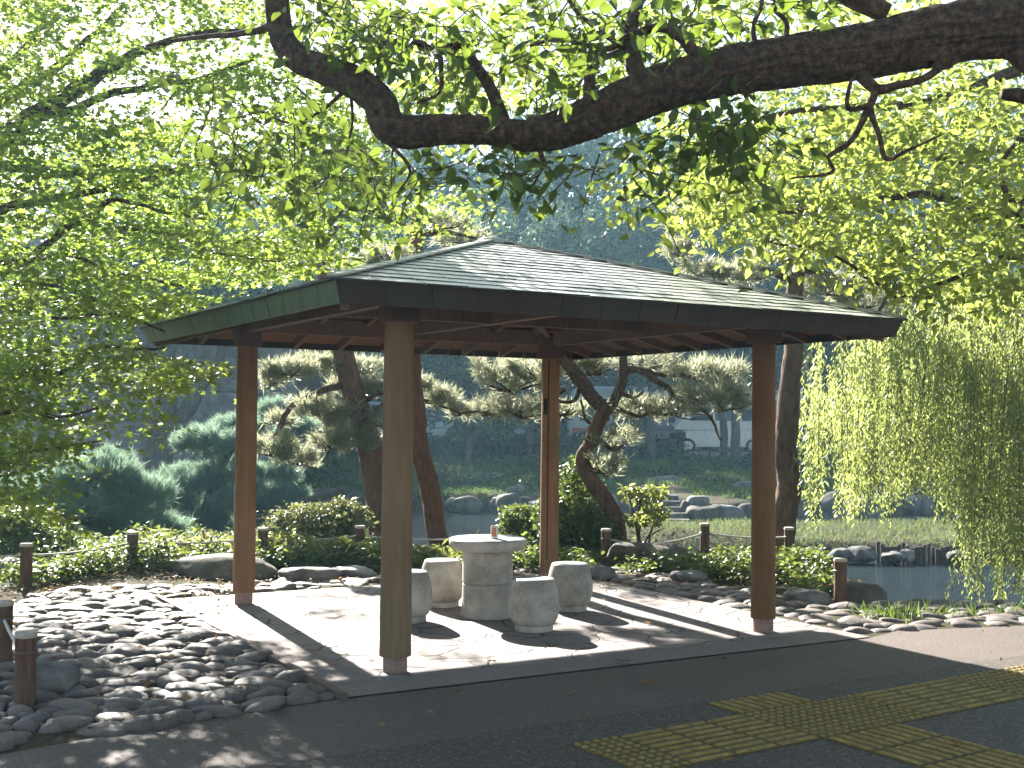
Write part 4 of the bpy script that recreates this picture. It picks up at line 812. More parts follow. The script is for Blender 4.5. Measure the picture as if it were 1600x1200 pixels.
pine('curved forking pine right of the table with spreading dark twigs', at(965, 838, 14.6), [(968, 850, 14.6, 28), (962, 810, 14.6, 27), (945, 778, 14.6, 25), (925, 752, 14.6, 24), (910, 718, 14.6, 22), (922, 690, 14.6, 22), (935, 660, 14.6, 22), (946, 634, 14.6, 26)],
     [[(944, 640, 14.6, 22), (925, 618, 14.6, 22), (905, 595, 14.6, 22), (885, 570, 14.6, 21), (870, 540, 14.6, 20), (850, 470, 14.6, 16)], [(946, 640, 14.6, 18), (962, 615, 14.6, 16), (975, 585, 14.6, 15), (976, 555, 14.6, 14), (970, 500, 14.6, 11)], [(978, 578, 14.6, 12), (998, 577, 14.5, 11), (1018, 592, 14.4, 10), (1040, 605, 14.4, 9), (1055, 625, 14.4, 8), (1085, 632, 14.4, 6), (1110, 655, 14.4, 5), (1125, 690, 14.4, 3)], [(1000, 578, 14.5, 7), (1040, 588, 14.5, 6), (1080, 590, 14.5, 5), (1120, 605, 14.5, 3)],
      [(905, 597, 14.6, 8), (895, 625, 14.7, 6), (870, 628, 14.7, 5), (850, 618, 14.7, 3)], [(936, 660, 14.6, 6), (915, 655, 14.7, 5), (905, 625, 14.7, 4)], [(965, 610, 14.6, 7), (990, 622, 14.5, 5), (1005, 612, 14.4, 3)], [(1050, 620, 14.4, 6), (1030, 640, 14.4, 4), (1000, 650, 14.4, 3)], [(720, 645, 15, 4), (770, 640, 15, 5), (830, 640, 14.8, 6), (880, 610, 14.7, 8)]],
     [(800, 600, 15, 44, 18), (835, 580, 15, 40, 16), (815, 640, 14.9, 40, 18), (780, 575, 15.2, 36, 14), (770, 640, 15.2, 26, 12), (920, 575, 15, 30, 13), (1005, 565, 14.8, 40, 14), (1000, 640, 14.5, 40, 14), (1050, 638, 14.4, 36, 11), (1100, 615, 14.4, 44, 16), (1125, 580, 14.8, 34, 16), (1075, 580, 14.7, 34, 12), (1130, 630, 14.3, 28, 14), (960, 690, 14.5, 24, 20), (945, 730, 14.4, 22, 16), (880, 640, 14.9, 24, 12), (1145, 610, 14.5, 22, 16), (890, 560, 15, 40, 14)], 'needle_lit', .135, 9, dens=230, thick=2.2, spread=1.45, tw=11)
pine('thick upright pine trunk beside the right pavilion post', at(1222, 862, 14.7), [(1214, 880, 14.7, 44), (1222, 820, 14.7, 40), (1232, 760, 14.7, 36), (1226, 700, 14.7, 35), (1232, 630, 14.7, 33), (1238, 560, 14.7, 30), (1240, 480, 14.8, 27), (1248, 400, 14.9, 22), (1250, 300, 15, 18)], [[(1243, 440, 14.8, 12), (1190, 420, 14.8, 8), (1140, 420, 14.8, 5)], [(1245, 420, 14.8, 10), (1300, 430, 14.8, 7), (1340, 440, 14.8, 4)], [(1248, 330, 15, 9), (1120, 320, 15, 6), (1060, 330, 15, 4)]],
     [(1160, 428, 14.9, 50, 18), (1290, 450, 15, 60, 22), (1350, 470, 15.2, 60, 26), (1220, 400, 15, 50, 18), (1070, 345, 15, 44, 22), (1110, 320, 15, 50, 20), (1060, 390, 15, 26, 20), (1090, 420, 15, 30, 14)], 'needle_lit', .14, 10, dens=420, thick=2.2)
# cushion pines on the left bank
pine('large low cushion pine with blue green needles at the left of the pond', at(200, 905, 16.5), [(190, 900, 16.5, 18), (200, 840, 16.5, 18), (170, 800, 16.3, 15), (130, 770, 16.2, 10)], [[(200, 840, 16.5, 13), (160, 822, 16.3, 10), (110, 815, 16, 6)], [(195, 850, 16.5, 12), (170, 815, 16.4, 10), (145, 800, 16.2, 8)], [(200, 860, 16.5, 10), (240, 840, 16.5, 8), (280, 830, 16.5, 5)]],
     [(150, 745, 16.4, 70, 34), (80, 775, 16.2, 60, 30), (40, 800, 16, 50, 26), (210, 775, 16.5, 60, 34), (120, 800, 16, 70, 30), (200, 820, 16.3, 60, 32), (255, 830, 16.6, 40, 28), (60, 835, 16, 60, 24), (140, 850, 16, 60, 20), (270, 865, 16.5, 34, 16), (180, 720, 16.7, 30, 18), (0, 780, 16.4, 50, 36)], 'needle_blue', .145, 16, 'cushion_pine', dens=760, thick=1.4)
pine('trimmed cloud pine with stacked blue green cushions left of the grey pine trunk', at(330, 850, 20), [(330, 870, 20, 20), (322, 800, 20, 16), (340, 740, 20, 13), (370, 690, 20, 10), (400, 650, 20, 8)], [[(325, 810, 20, 9), (290, 790, 20, 7), (270, 770, 20, 5)], [(330, 780, 20, 9), (400, 800, 20, 7), (450, 800, 20, 5)], [(360, 700, 20, 8), (430, 680, 20, 5)], [(325, 830, 20, 9), (300, 830, 20, 8), (285, 810, 20, 6)]],
     [(330, 695, 20, 58, 32), (300, 760, 20, 52, 36), (360, 740, 20.2, 50, 26), (400, 790, 19.8, 70, 40), (320, 820, 20, 50, 34), (455, 790, 20, 36, 34), (430, 745, 20.3, 40, 22), (375, 665, 20.5, 40, 16), (430, 640, 20.6, 30, 16), (470, 675, 20.8, 40, 20), (445, 700, 20.5, 34, 18), (270, 790, 20, 34, 24), (360, 845, 19.6, 46, 16)], 'needle_blue', .14, 16, 'cloud_pine', dens=760, thick=1.7)
# ------------------------------------------------------------------ shrubs
def shrub(name, label, ells, n, L, m, cat='shrub', group=None, shape='ovate', stem=True, wid=1.0):
    e = np.array([[*at(u, v, d), rx*d/FPX, rx*d/FPX*.8, ry*d/FPX] for (u, v, d, rx, ry) in ells]); b = e[0, :3].copy(); b[2] = hz(b[0], b[1])
    t = thing(name, label, cat, b, group); mb = MB(); blobs(mb, e, n, L, shape, wid=wid); mb.build('foliage', M[m], t)
    if stem:
        mb = MB()
        for q in range(5):
            k = e[q % len(e)]; mb.tube([b+[rng.normal()*.05, rng.normal()*.05, -.05], (b+k[:3])/2+rnd(1, .05)[0], k[:3]+rnd(1, .08)[0]], [.02, .014, .006], 6, 4)
        mb.build('stems', M['bark_dark'], t)
    return t
shrub('azalea_bush', 'rounded azalea bush with sunlit top before the grey pine trunk', [(490, 822, 14.6, 66, 32), (440, 838, 14.5, 30, 20), (535, 808, 14.7, 36, 24)], 9000, .05, 'leaf_azalea')
shrub('clipped_shrub', 'dark clipped round shrub at the left edge behind the rope fence', [(60, 850, 13, 56, 30), (20, 815, 13.2, 50, 26), (100, 868, 12.9, 40, 18)], 7000, .045, 'leaf_shrub')
shrub('layered_shrub', 'small dark layered shrub under the large cushion pine', [(50, 805, 13.8, 36, 12), (35, 825, 13.6, 30, 16)], 2500, .045, 'leaf_shrub')
shrub('leafy_bush', 'tall loose leafy bush right of the split orange post', [(905, 770, 14.9, 34, 50), (885, 820, 14.6, 46, 42), (925, 830, 14.5, 40, 30), (862, 800, 14.8, 26, 30)], 6500, .055, 'leaf_shrub')
shrub('feathery_bush', 'feathery bright green bush left of the split orange post, over the water', [(820, 805, 15.2, 36, 14), (835, 840, 15, 34, 26), (805, 828, 15.2, 24, 10)], 3200, .055, 'leaf_cover')
shrub('sapling', 'thin yellow green sapling standing before the stone steps', [(1005, 775, 14.4, 30, 9), (1025, 800, 14.4, 24, 7), (1005, 812, 14.4, 30, 8), (1030, 768, 14.5, 16, 8), (990, 765, 14.4, 20, 6)], 700, .07, 'leaf_bamboo', 'sapling')
shrub('low_shrub', 'low leafy shrub below the thick upright pine, before the pond', [(1265, 905, 13, 42, 18), (1230, 900, 13.2, 40, 18), (1290, 915, 12.4, 24, 14)], 4200, .05, 'leaf_cover')
# ground cover between the paving and the pond
gc = MB(); n = 19000
xs = rng.uniform(-6.5, 3.6, n*2); ys = rng.uniform(11.6, 18.5, n*2)
fence_y = np.interp(xs, [-7, -4.7, -4.1, -2.8, -1.7, 1.1, 2.4, 3.4], [10.6, 11.7, 13.0, 13.55, 13.8, 13.9, 13.0, 11.6])
dn = fbm(np.stack([xs*.9, ys*.9, 0*xs], -1), 8); sN = segdist(xs, ys, SHORE)*np.where(inpoly(xs, ys, np.vstack([SHORE, [(200, -60), (-200, -60)]])), 1, -1)
m = (ys > fence_y-.75+.6*dn) & (sN > .0) & (dn+.5*fbm(np.stack([xs*3, ys*3, 0*xs], -1), 14) > -.22); xs, ys, dn = xs[m], ys[m], dn[m]
zb = height(xs, ys); dn2 = fbm(np.stack([xs*3.5, ys*3.5, 0*xs], -1), 12); hh = (.04+.20*(dn+.35).clip(0, 1)+.18*dn2.clip(-.1, 1))*(.25+rng.random(len(xs))); P = np.stack([xs, ys, zb+hh], -1)
bam = (xs < -.2) & (xs > -4.2) & (ys > 13.2)
def gcl(P, L, shape, m, name, lab=None, wid=1.0):
    k = 5; n_ = len(P); Q = np.repeat(P, k, 0)+rnd(n_*k, .045); th = rng.random(n_*k)*2*PI; T = np.stack([np.cos(th), np.sin(th), rng.normal(size=n_*k)*.45+.15], -1)
    mb = MB(); leaves(mb, Q, T, rnd(n_*k, .45)+[0, 0, 1], L*(.6+.7*rng.random(n_*k)), shape, wid); o = mb.build(name, M[m]); tag(o, lab, None, None, 'stuff'); return o
gcl(P[bam], .15, 'lance', 'leaf_bamboo', 'bamboo_grass', 'bright lit bamboo grass along the rope fence')
gcl(P[~bam], .062, 'ovate', 'leaf_cover', 'ground_cover', 'low ivy like ground cover along the pond bank')
# plants and grass in the far parts
def grass(name, X, Y, L, m, lab, wid=1.0):
    n = len(X); Z = height(X, Y); P = np.stack([X, Y, Z-.02], -1); T = rnd(n, .7)+[0, 0, 1]; mb = MB(); leaves(mb, P, T, rnd(n), L*(.5+.9*rng.random(n)), 'blade', wid); tag(mb.build(name, M[m]), lab, None, None, 'stuff')
def inside(poly, n, margin=0):
    poly = np.array(poly); lo = poly.min(0); hi = poly.max(0); a = lo+rng.random((n, 2))*(hi-lo); return a[inpoly(a[:, 0], a[:, 1], poly)]
a = inside(ISL, 42000); grass('island_grass', a[:, 0], a[:, 1], .11, 'grass_dry', 'pale rough grass on the island in the pond', 1.4)
n = 130000; a = np.stack([rng.uniform(-16, 22, n), rng.uniform(29, 47, n)], -1); sF = segdist(a[:, 0], a[:, 1], FAR)*np.where(inpoly(a[:, 0], a[:, 1], np.vstack([FAR, [(200, 500), (-200, 500)]])), 1, -1)
a = a[(sF > .55+.3*np.sin(a[:, 0]*1.3)) & ~((a[:, 0] > 3) & (a[:, 0] < 4.6) & (a[:, 1] < 32)) & (fbm(np.stack([a[:, 0]*.4, a[:, 1]*.4, 0*sF], -1), 3) > -.35)]; grass('bank_grass', a[:, 0], a[:, 1], .13, 'grass', 'grass and creepers on the far pond bank', 3.0)
a = np.concatenate([np.stack([rng.normal(3.25, .16, 260), rng.normal(10.35, .14, 260)], -1), np.stack([rng.normal(4.2, .5, 240), rng.normal(10.6, .12, 240)], -1), np.stack([rng.normal(3.95, .12, 300), rng.normal(11.3, .15, 300)], -1)])
grass('tuft_grass', a[:, 0], a[:, 1], .13, 'grass', 'grass tufts between the cobbles by the pond', 1.0)
# ------------------------------------------------------------------ rocks
RK = [  # u, v(bottom), d, width px, height px, material, label
 (640, 0, 0, 0, 0, None, None),
 (350, 905, 12.6, 150, 34, 'rock_dark', 'long flat topped stone behind the left orange post, partly under lit leaves'), (485, 905, 12.4, 84, 22, 'rock', 'low pale flat stone at the edge of the paving, right of the long flat stone'),
 (550, 898, 12.6, 60, 14, 'rock_pale', 'very low sunlit stone just left of the weathered grey post foot'), (1010, 882, 13.6, 110, 40, 'rock_dark', 'dark rock heap under the slack rope below the curved pine'),
 (1075, 905, 12.4, 56, 14, 'rock', 'low rounded stone at the paving edge right of the table'), (935, 900, 12.6, 44, 16, 'rock', 'small rounded stone behind the right hand stool'), (1345, 948, 11.3, 82, 40, 'rock_dark', 'dark mossy boulder beside the banded fence post'),
 (1260, 945, 11.1, 70, 22, 'rock', 'low grey stone at the foot of the ivy left of the banded post'), (1450, 955, 11.1, 66, 18, 'rock_dark', 'wet dark stone at the near pond edge below the water glitter'), (1500, 957, 11.05, 60, 15, 'rock_dark', 'flat wet stone at the near pond edge, under the willow tips'), (1560, 955, 11.05, 50, 16, 'rock_dark', 'wet dark stone near the right picture edge at the pond'),
 (75, 1075, 7.2, 90, 42, 'rock', 'rounded mossy stone beside the lower left fence post'), (30, 900, 12.3, 70, 30, 'rock', 'shaded stone behind the sunlit left fence post'),
 (1275, 873, 20.4, 32, 20, 'rock_pale', 'pale stone at the island shore, first right of the thick pine'), (1312, 873, 20.4, 40, 18, 'rock', 'grey stone at the island shore beside the pale one'), (1345, 873, 20.3, 46, 20, 'rock', 'wide grey stone in the middle of the island shore'), (1418, 872, 20.3, 22, 16, 'rock_pale', 'small pale stone at the island shore before the log edging'), (1395, 873, 20.2, 36, 12, 'rock', 'low grey stone left of the small pale one at the island shore'), (1250, 871, 20.6, 22, 13, 'rock', 'little stone at the island shore close behind the thick pine'), (1500, 876, 20.1, 40, 16, 'rock', 'grey stone at the island shore right of the log edging'),
 # far bank
 (1090, 818, 29, 34, 46, 'rock', 'tall upright squared stone standing beside the stone steps'), (770, 802, 31, 30, 34, 'rock', 'pointed grey boulder at the far waterline above the table'), (805, 802, 31, 46, 46, 'rock', 'big grey boulder at the far waterline left of the split post'), (840, 802, 31, 40, 30, 'rock', 'boulder partly behind the split post at the far waterline'),
 (745, 800, 31.2, 24, 16, 'rock', 'small stone left of the pointed boulder at the far waterline'), (715, 800, 31.4, 34, 22, 'rock_dark', 'dark low stone at the far waterline right of the reddish trunk'), (1040, 770, 33, 54, 28, 'rock', 'rounded purple grey boulder on the slope above the stone steps'),
 (1112, 820, 28.9, 16, 12, 'rock_pale', 'small pale stone right of the upright squared stone'), (1132, 820, 28.9, 18, 12, 'rock_pale', 'pale rounded stone second right of the upright squared stone'), (1148, 816, 29, 26, 22, 'rock', 'grey stone third right of the upright squared stone'), (1170, 818, 29, 30, 16, 'rock', 'grey stone close left of the right pavilion post at the far shore'), (1160, 775, 32, 34, 24, 'rock', 'boulder on the green slope left of the right pavilion post'),
 (960, 800, 30, 44, 36, 'rock', 'boulder behind the foot of the curved pine at the far waterline'), (985, 812, 29.4, 30, 18, 'rock', 'low stone left of the stone steps at the waterline'), (1265, 812, 30, 40, 34, 'rock', 'big stone at the far shore just right of the thick pine'), (1300, 815, 30, 46, 50, 'rock', 'tall shaded stone at the far shore under the willow tips'), (1350, 815, 31, 50, 40, 'rock', 'shaded stone at the far shore behind the hanging willow'), (1285, 824, 28.5, 26, 10, 'rock_pale', 'flat pale stone in the water before the far shore'),
 (500, 790, 32, 44, 22, 'rock', 'grey stone at the far shore left of the grey pine trunk'), (430, 800, 33, 40, 20, 'rock', 'far shore stone beside the left orange post')]
for k, (u, v, d, wp, hp, m, lab) in enumerate(RK[1:]):
    if 25 < d < 31.5 and v > 795: d = float(on(u, v, WZ-.05)[1])+.1
    c = at(u, v, d); hw, hh_ = wp*d/FPX/2, hp*d/FPX/2; g_ = hz(c[0], c[1]); c[2] = max(c[2], min(g_, c[2]+.1)) if d < 16 else c[2]
    mb = MB(); rockmesh(mb, c+[0, 0, hh_*.62], (hw*1.08, hw*.8, hh_*1.35), 40+k, 4, .32, .5 if 'round' not in lab else .25)
    if 'upright' in lab:
        mb = MB(); vv, ff = ico(4); vv = np.sign(vv)*np.abs(vv)**.45*(1+.16*fbm(vv*1.5, 77, 4))[:, None]; mb.add(vv*np.array([hw*1.05, hw*.8, hh_*1.1])+c+[0, 0, hh_*.8], ff)
    tag(mb.build('rock', M[m], loc=c+0), lab, 'rock', 'rocks along the pond shore' if d > 16 else 'stones round the paving'); bpy.context.scene.objects
for k in range(46):      # close row of waterline stones
    x = -9+k*.47+rng.normal()*.1
    if 3.1 < x < 3.95: continue
    y = float(np.interp(x, FAR[:, 0], FAR[:, 1]))+rng.normal()*.14+.32; w_ = .18+.34*rng.random()**1.6; h_ = .2+.24*rng.random()
    mb = MB(); rockmesh(mb, np.array([x, y, WZ+.12+h_*.2]), (w_, w_*.8, h_), 300+k, 3, .35, .5); tag(mb.build('waterline_stone', M['rock' if k % 3 == 0 else 'rock_dark'], loc=(x, y, WZ)), 'grey stone in the close row along the far waterline of the pond', 'stone', 'row of stones at the far waterline')
# palisade of short logs on the island edge
a0 = at(1372, 862, 20.55); lgp = thing('log_edging', 'row of short grey upright logs holding the island edge', 'log edging', (a0[0], a0[1], -.75))
for k in range(18):
    u = 1372+k*6.6; top = 846+7*math.sin(k*.55)**2+(2 if k % 3 else 0)+k*.2; b_ = at(u, 868, 20.45+.03*math.sin(k)); t_ = at(u, top, 20.45)
    mb = MB(); mb.lathe([(.036, -.9), (.037, t_[2]-.01), (.030, t_[2])], (b_[0], b_[1], 0), 10); mb.build('log', M['bark_grey'], lgp, 'auto')
# stone steps down to the water on the far bank
s0_ = on(1045, 819, WZ); stp = thing('stone_steps', 'pale stone steps leading down to the water beside the upright stone', 'steps', (s0_[0], s0_[1], WZ))
for k in range(5):
    mb = MB(); y0 = s0_[1]+k*.38; z0 = WZ-.02+k*.115; x0, x1 = at(1008+k*3, 818, 28)[0], at(1076-k*1, 818, 28)[0]
    mb.box((x0, y0, z0-.2), (x1, y0+.46, z0+.13)); o = mb.build('step', M['rock'], stp, False)
# fallen leaning log by the pond
mb = MB(); mb.tube([at(395, 815, 19), at(450, 795, 19.2), at(500, 778, 19.4), at(538, 766, 19.6)], [.06, .07, .07, .05], 12, 6, .03, 4, .1); lo_ = mb.build('leaning_log', M['bark_grey'])
tag(lo_, 'bare grey log leaning over the water behind the azalea', 'log')
# ------------------------------------------------------------------ castle wall
wl0 = thing('castle_wall', 'tall castle wall of large fitted grey stone blocks at the far left', 'wall', (-12, 36, 0))
mb = MB(); row = 0; z = -1.6
while z < 7.5:
    h_ = .85+.35*random.random(); x = -34+random.random()
    while x < -7.0:
        wd = .8+1.0*random.random(); x1 = min(x+wd, -6.9); lean = .16
        vv, ff = ico(3); q = np.sign(vv)*np.abs(vv)**.27; q = q*(1+.05*fbm(vv*1.6+x*3+z, int(x*7) % 97))[:, None]
        sx, sz = (x1-x)/2/.86*.93, h_/2/.86*.92; q = q*np.array([sx, .5, sz]); q[:, 2] += q[:, 0]*.06*math.sin(x*5); yc = 36.6+(z+1)*lean+.05*math.sin(x*3+z)+.35*max(0, (x+9.5))
        mb.add(q+np.array([(x+x1)/2+.06*math.sin(z*4+x), yc, z+h_/2]), ff); x = x1
    z += h_
mb.build('block_facing', M['wallstone'], wl0, 'auto')
mb = MB(); mb.add([(-34, 36.95, -2), (-7.4, 37.6, -2), (-7.4, 39.0, 7.4), (-34, 38.4, 7.4), (-34, 46, -2), (-7.4, 46, -2), (-7.4, 46, 7.4), (-34, 46, 7.4)], np.array([[0, 1, 2, 3], [1, 5, 6, 2], [3, 2, 6, 7], [0, 3, 7, 4], [4, 7, 6, 5]])); mb.build('wall_core', M['cap'], wl0, False)
# ------------------------------------------------------------------ road, railing, vehicles
mb = MB(); mb.add([(-160, 47.0, .42), (160, 47.0, .42), (160, 54.5, .42), (-160, 54.5, .42)], np.array([[0, 1, 2, 3]])); tag(mb.build('road', M['road'], smooth=False), kind='structure')
mb = MB(); mb.box((-160, 46.7, -.5), (160, 47, .52)); tag(mb.build('road_kerb', M['conc'], smooth=False), kind='structure')
rl = thing('railing', 'low black railing along the road beyond the pond', 'railing', (0, 45.6, .2))
mb = MB(); mb.box((-30, 45.58, .55), (34, 45.64, .63)); mb.box((-30, 45.58, .2), (34, 45.64, .26)); mb.build('rail_bar', M['rail'], rl, False)
for k in range(26):
    mb = MB(); x = -30+k*2.5; mb.box((x, 45.56, -.3), (x+.09, 45.66, .68)); mb.build('rail_post', M['rail'], rl, False)
def prism(prof, y0, y1, inset=.0, top=None):
    """side profile (x, z) swept across the width with tumblehome above height top"""
    prof = np.array(prof, float); n = len(prof); mb = MB(); sec = []
    c = prof.mean(0)
    for t, s in ((0, .90), (.04, .985), (.12, 1.0), (.88, 1.0), (.96, .985), (1, .90)):
        y = y0+(y1-y0)*t; p = c+(prof-c)*np.array([1-(1-s)*.25, s if s < .95 else 1-(1-s)]); w_ = np.zeros(n)
        if top is not None: w_ = ((prof[:, 1]-top).clip(0))*inset
        yy = y+np.where(t < .5, w_, -w_); sec.append(np.stack([p[:, 0], yy, p[:, 1]], -1))
    v = np.vstack(sec); k = len(sec); i = np.arange(k-1)[:, None]*n; j = np.arange(n)[None]; j2 = (j+1) % n
    mb.add(v, np.stack([i+j, i+n+j, i+n+j2, i+j2], -1).reshape(-1, 4)); ctr = np.vstack([sec[0].mean(0), sec[-1].mean(0)])
    jj = np.arange(n); mb.add(np.vstack([sec[0], sec[-1], ctr]), [np.stack([np.full(n, 2*n), jj, (jj+1) % n], -1), np.stack([np.full(n, 2*n+1), n+(jj+1) % n, n+jj], -1)])
    return mb
def offset(mb, o):
    for q in range(len(mb.v)): mb.v[q] = mb.v[q]+np.array(o)
    return mb
def car(label, x, y, paint, kind='sedan', L=4.4, group='vehicles on the road beyond the pond'):
    z = .425; t = thing('parked_car' if kind != 'van' else 'parked_van', label, 'car' if kind != 'van' else 'van', (x, y, z), group); W = 1.72
    h = 1.45 if kind == 'sedan' else 1.95
    body = [(-L/2, .30), (-L/2-.02, .55), (-L/2+.06, .82), (-L/2+.9, .92), (L/2-.6, .95), (L/2-.04, .88), (L/2, .55), (L/2-.03, .30), (L/2-.4, .24), (-L/2+.4, .24)]
    if kind == 'van': cab = [(-L/2+.25, .90), (-L/2+1.0, h-.12), (-L/2+1.25, h), (L/2-.35, h), (L/2-.15, h-.12), (L/2-.05, .90)]
    else: cab = [(-L/2+1.05, .88), (-L/2+1.75, h-.07), (-L/2+2.1, h), (L/2-1.25, h), (L/2-.95, h-.05), (L/2-.35, .90)]
    o_ = (x, y, z)
    offset(prism(body, -W/2, W/2), o_).build('body', M[paint], t, 'auto'); offset(prism(cab, -W/2+.04, W/2-.04, .22, .9), o_).build('cabin', M[paint], t, 'auto')
    cx0 = [p[0] for p in cab]; n = 3 if kind == 'van' else 2; zb_, zt = .96, h-.13
    xa = (cab[0][0]+cab[1][0])/2+.22; xb = (cab[-1][0]+cab[-2][0])/2-.14
    for s in (-1, 1):
        for q in range(n):
            a = xa+(xb-xa)*q/n+.04; b = xa+(xb-xa)*(q+1)/n-.04; mb = MB(); yb = s*(W/2-.04+.006); yt = s*(W/2-.04-.22*(zt-.9)+.006)
            sh = .22 if q == 0 else 0; sh2 = .12 if q == n-1 else 0
            vv = np.array([(a, yb-s*.22*.06, zb_), (b, yb-s*.22*.06, zb_), (b-sh2, yt, zt), (a+sh, yt, zt)]); vv = np.vstack([vv, vv-np.array([0, s*.03, 0])])+np.array(o_)
            mb.add(vv, np.array([[0, 1, 2, 3], [7, 6, 5, 4], [0, 4, 5, 1], [1, 5, 6, 2], [2, 6, 7, 3], [3, 7, 4, 0]])); mb.build('side_window', M['glass_dark'], t, False)
    for s in (-1, 1):
        for xx in (-L/2+.85, L/2-.85):
            mb = MB(); c = np.array([x+xx, y+s*(W/2-.1), z+.31]); mb.lathe([(.30, -.1), (.315, -.06), (.315, .06), (.30, .1)], (0, 0, 0), 24)
            R = np.array([[1, 0, 0], [0, 0, 1], [0, 1, 0]]); mb.v = [q@R.T+c for q in mb.v]; wh = mb.build('wheel', M['tyre'], t, 'auto')
            mb = MB(); mb.lathe([(.19, -.108), (.2, -.1), (.2, .1), (.19, .108)], (0, 0, 0), 18); mb.v = [q@R.T+c for q in mb.v]; mb.build('rim', M['rim'], wh, 'auto')
    for s in (-1, 1):
        mb = MB(); mb.box((x-L/2-.03, y+s*.62-.14, z+.60), (x-L/2+.1, y+s*.62+.14, z+.74)); mb.build('headlight', M['lamp_white'], t, False)
        mb = MB(); mb.box((x+L/2-.1, y+s*.66-.1, z+.60), (x+L/2+.02, y+s*.66+.1, z+.82)); mb.build('tail_light', M['lamp_red'], t, False)
    for e in (-1, 1):
        mb = MB(); mb.box((x+e*(L/2)-.08, y-.8, z+.30), (x+e*(L/2)+.08, y+.8, z+.46)); mb.build('bumper', M[paint], t, False)
    return t
xat = lambda u, d: float(at(u, 700, d)[0])
car('white van passing between the curved pine and the right post', xat(1120, 48.6), 48.6, 'white_paint', 'van', 4.3)
car('dark car half hidden by the hedge left of the white van', xat(985, 48.6), 48.6, 'dark_paint', 'sedan', 4.4)
car('orange red car right of the white van, close to the right post', xat(1215, 49), 49, 'red_paint', 'sedan', 4.2)
car('white car seen in the gap left of the grey pine trunk', xat(470, 48.8), 48.8, 'white_paint', 'sedan', 4.4)
car('silver blue car seen beside the reddish trunk', xat(590, 49.2), 49.2, 'silver_paint', 'van', 4.2)
car('silver van seen under the loose green shrubs above the table', xat(735, 49), 49, 'silver_paint', 'van', 4.6)
car('white car half hidden by the thick pine and the willow', xat(1335, 48.8), 48.8, 'white_paint', 'sedan', 4.4)
def bus(label, x, y):
    z = .43; t = thing('city_bus', label, 'bus', (x, y, z), 'vehicles on the road beyond the pond'); L, H_ = 10.5, 2.75; o_ = (x, y, z)
    offset(prism([(-L/2, .4), (-L/2-.03, 1.2), (-L/2+.12, H_-.2), (-L/2+.4, H_), (L/2-.4, H_), (L/2-.12, H_-.2), (L/2, 1.2), (L/2, .4), (L/2-.3, .32), (-L/2+.3, .32)], -1.22, 1.22), o_).build('body', M['silver_paint'], t, 'auto')
    mb = MB(); mb.box((x-L/2+.1, y-1.235, z+.55), (x+L/2-.1, y-1.215, z+.95)); mb.build('stripe', M['orange_paint'], t, False)
    for k in range(7):
        mb = MB(); a = x-L/2+.45+k*1.39; mb.box((a, y-1.24, z+1.25), (a+1.27, y-1.205, z+2.2)); mb.build('window', M['glass_dark'], t, False)
    for s in (-1, 1):
        for xx in (-L/2+2, L/2-2.6):
            mb = MB(); mb.lathe([(.44, -.14), (.47, -.1), (.47, .1), (.44, .14)], (0, 0, 0), 24); R = np.array([[1, 0, 0], [0, 0, 1], [0, 1, 0]]); mb.v = [q@R.T+np.array([x+xx, y+s*1.1, z+.47]) for q in mb.v]; wh = mb.build('wheel', M['tyre'], t, 'auto')
            mb = MB(); mb.lathe([(.25, -.15), (.25, .15)], (0, 0, 0), 18); mb.v = [q@R.T+np.array([x+xx, y+s*1.1, z+.47]) for q in mb.v]; mb.build('rim', M['rim'], wh, 'auto')
    return t
bus('silver blue city bus with orange stripe behind the cars, its roof under the pine twigs', xat(1075, 52.3), 52.3)
# ------------------------------------------------------------------ trees and shrubs of the far bank
def fartree(name, label, u, d, h, crown, n, L, group='trees beyond the pond', trunk_r=.16, m='leaf_far', lean=0, shape='kite'):
    b = at(u, 660, d); x = b[0]; z0 = hz(x, d); t = thing(name, label, 'tree', (x, d, z0), group)
    mb = MB(); mb.tube([(x, d, z0-.2), (x+lean*.3, d, z0+h*.3), (x+lean*.6, d, z0+h*.6), (x+lean, d, z0+h*.92)], [trunk_r*1.2, trunk_r, trunk_r*.7, trunk_r*.25], 12, 6, .15, int(u), .1)
    for k in range(7):
        a = k*2.4; zz = z0+h*(.35+.08*k); r = h*.22; mb.tube([(x+lean*.5, d, zz), (x+lean*.5+math.cos(a)*r*.5, d+math.sin(a)*r*.5, zz+h*.09), (x+lean*.7+math.cos(a)*r, d+math.sin(a)*r, zz+h*.13)], [trunk_r*.5, trunk_r*.3, trunk_r*.1], 6, 4, .1, k)
    mb.build('trunk', M['bark_grey'], t); mb = MB(); e = []
    for (fx, fz, fr) in crown:
        for q in range(9): e.append((x+lean+(fx+rng.normal()*.55*fr)*h, d+rng.normal()*fr*h*.6, z0+h*fz+rng.normal()*fr*h*.5, fr*h*.44, fr*h*.44, fr*h*.27))
    blobs(mb, e, int(n*1.15), L*.85, shape, shell=.93, jitter=.45); mb.build('crown', M[m], t); return t
rc = lambda k: [(rng.uniform(-.25, .25), rng.uniform(.45, .95), rng.uniform(.12, .2)) for _ in range(k)]
fartree('broadleaf_tree', 'large hazy blue green tree rising behind the pavilion roof peak', 905, 60, 17, [(-.12, .80, .2), (.1, .84, .2), (0, .65, .22), (-.25, .62, .18), (.25, .68, .18), (0, .45, .2), (-.2, .4, .18), (.22, .42, .18)], 30000, .30, trunk_r=.3)
fartree('broadleaf_tree', 'hazy broad tree behind the roof left of the tallest far tree', 760, 63, 14.5, rc(9), 20000, .32, trunk_r=.25)
fartree('broadleaf_tree', 'hazy tree seen under the roof between the left and grey posts', 480, 60, 10.5, rc(9), 16000, .3, trunk_r=.22)
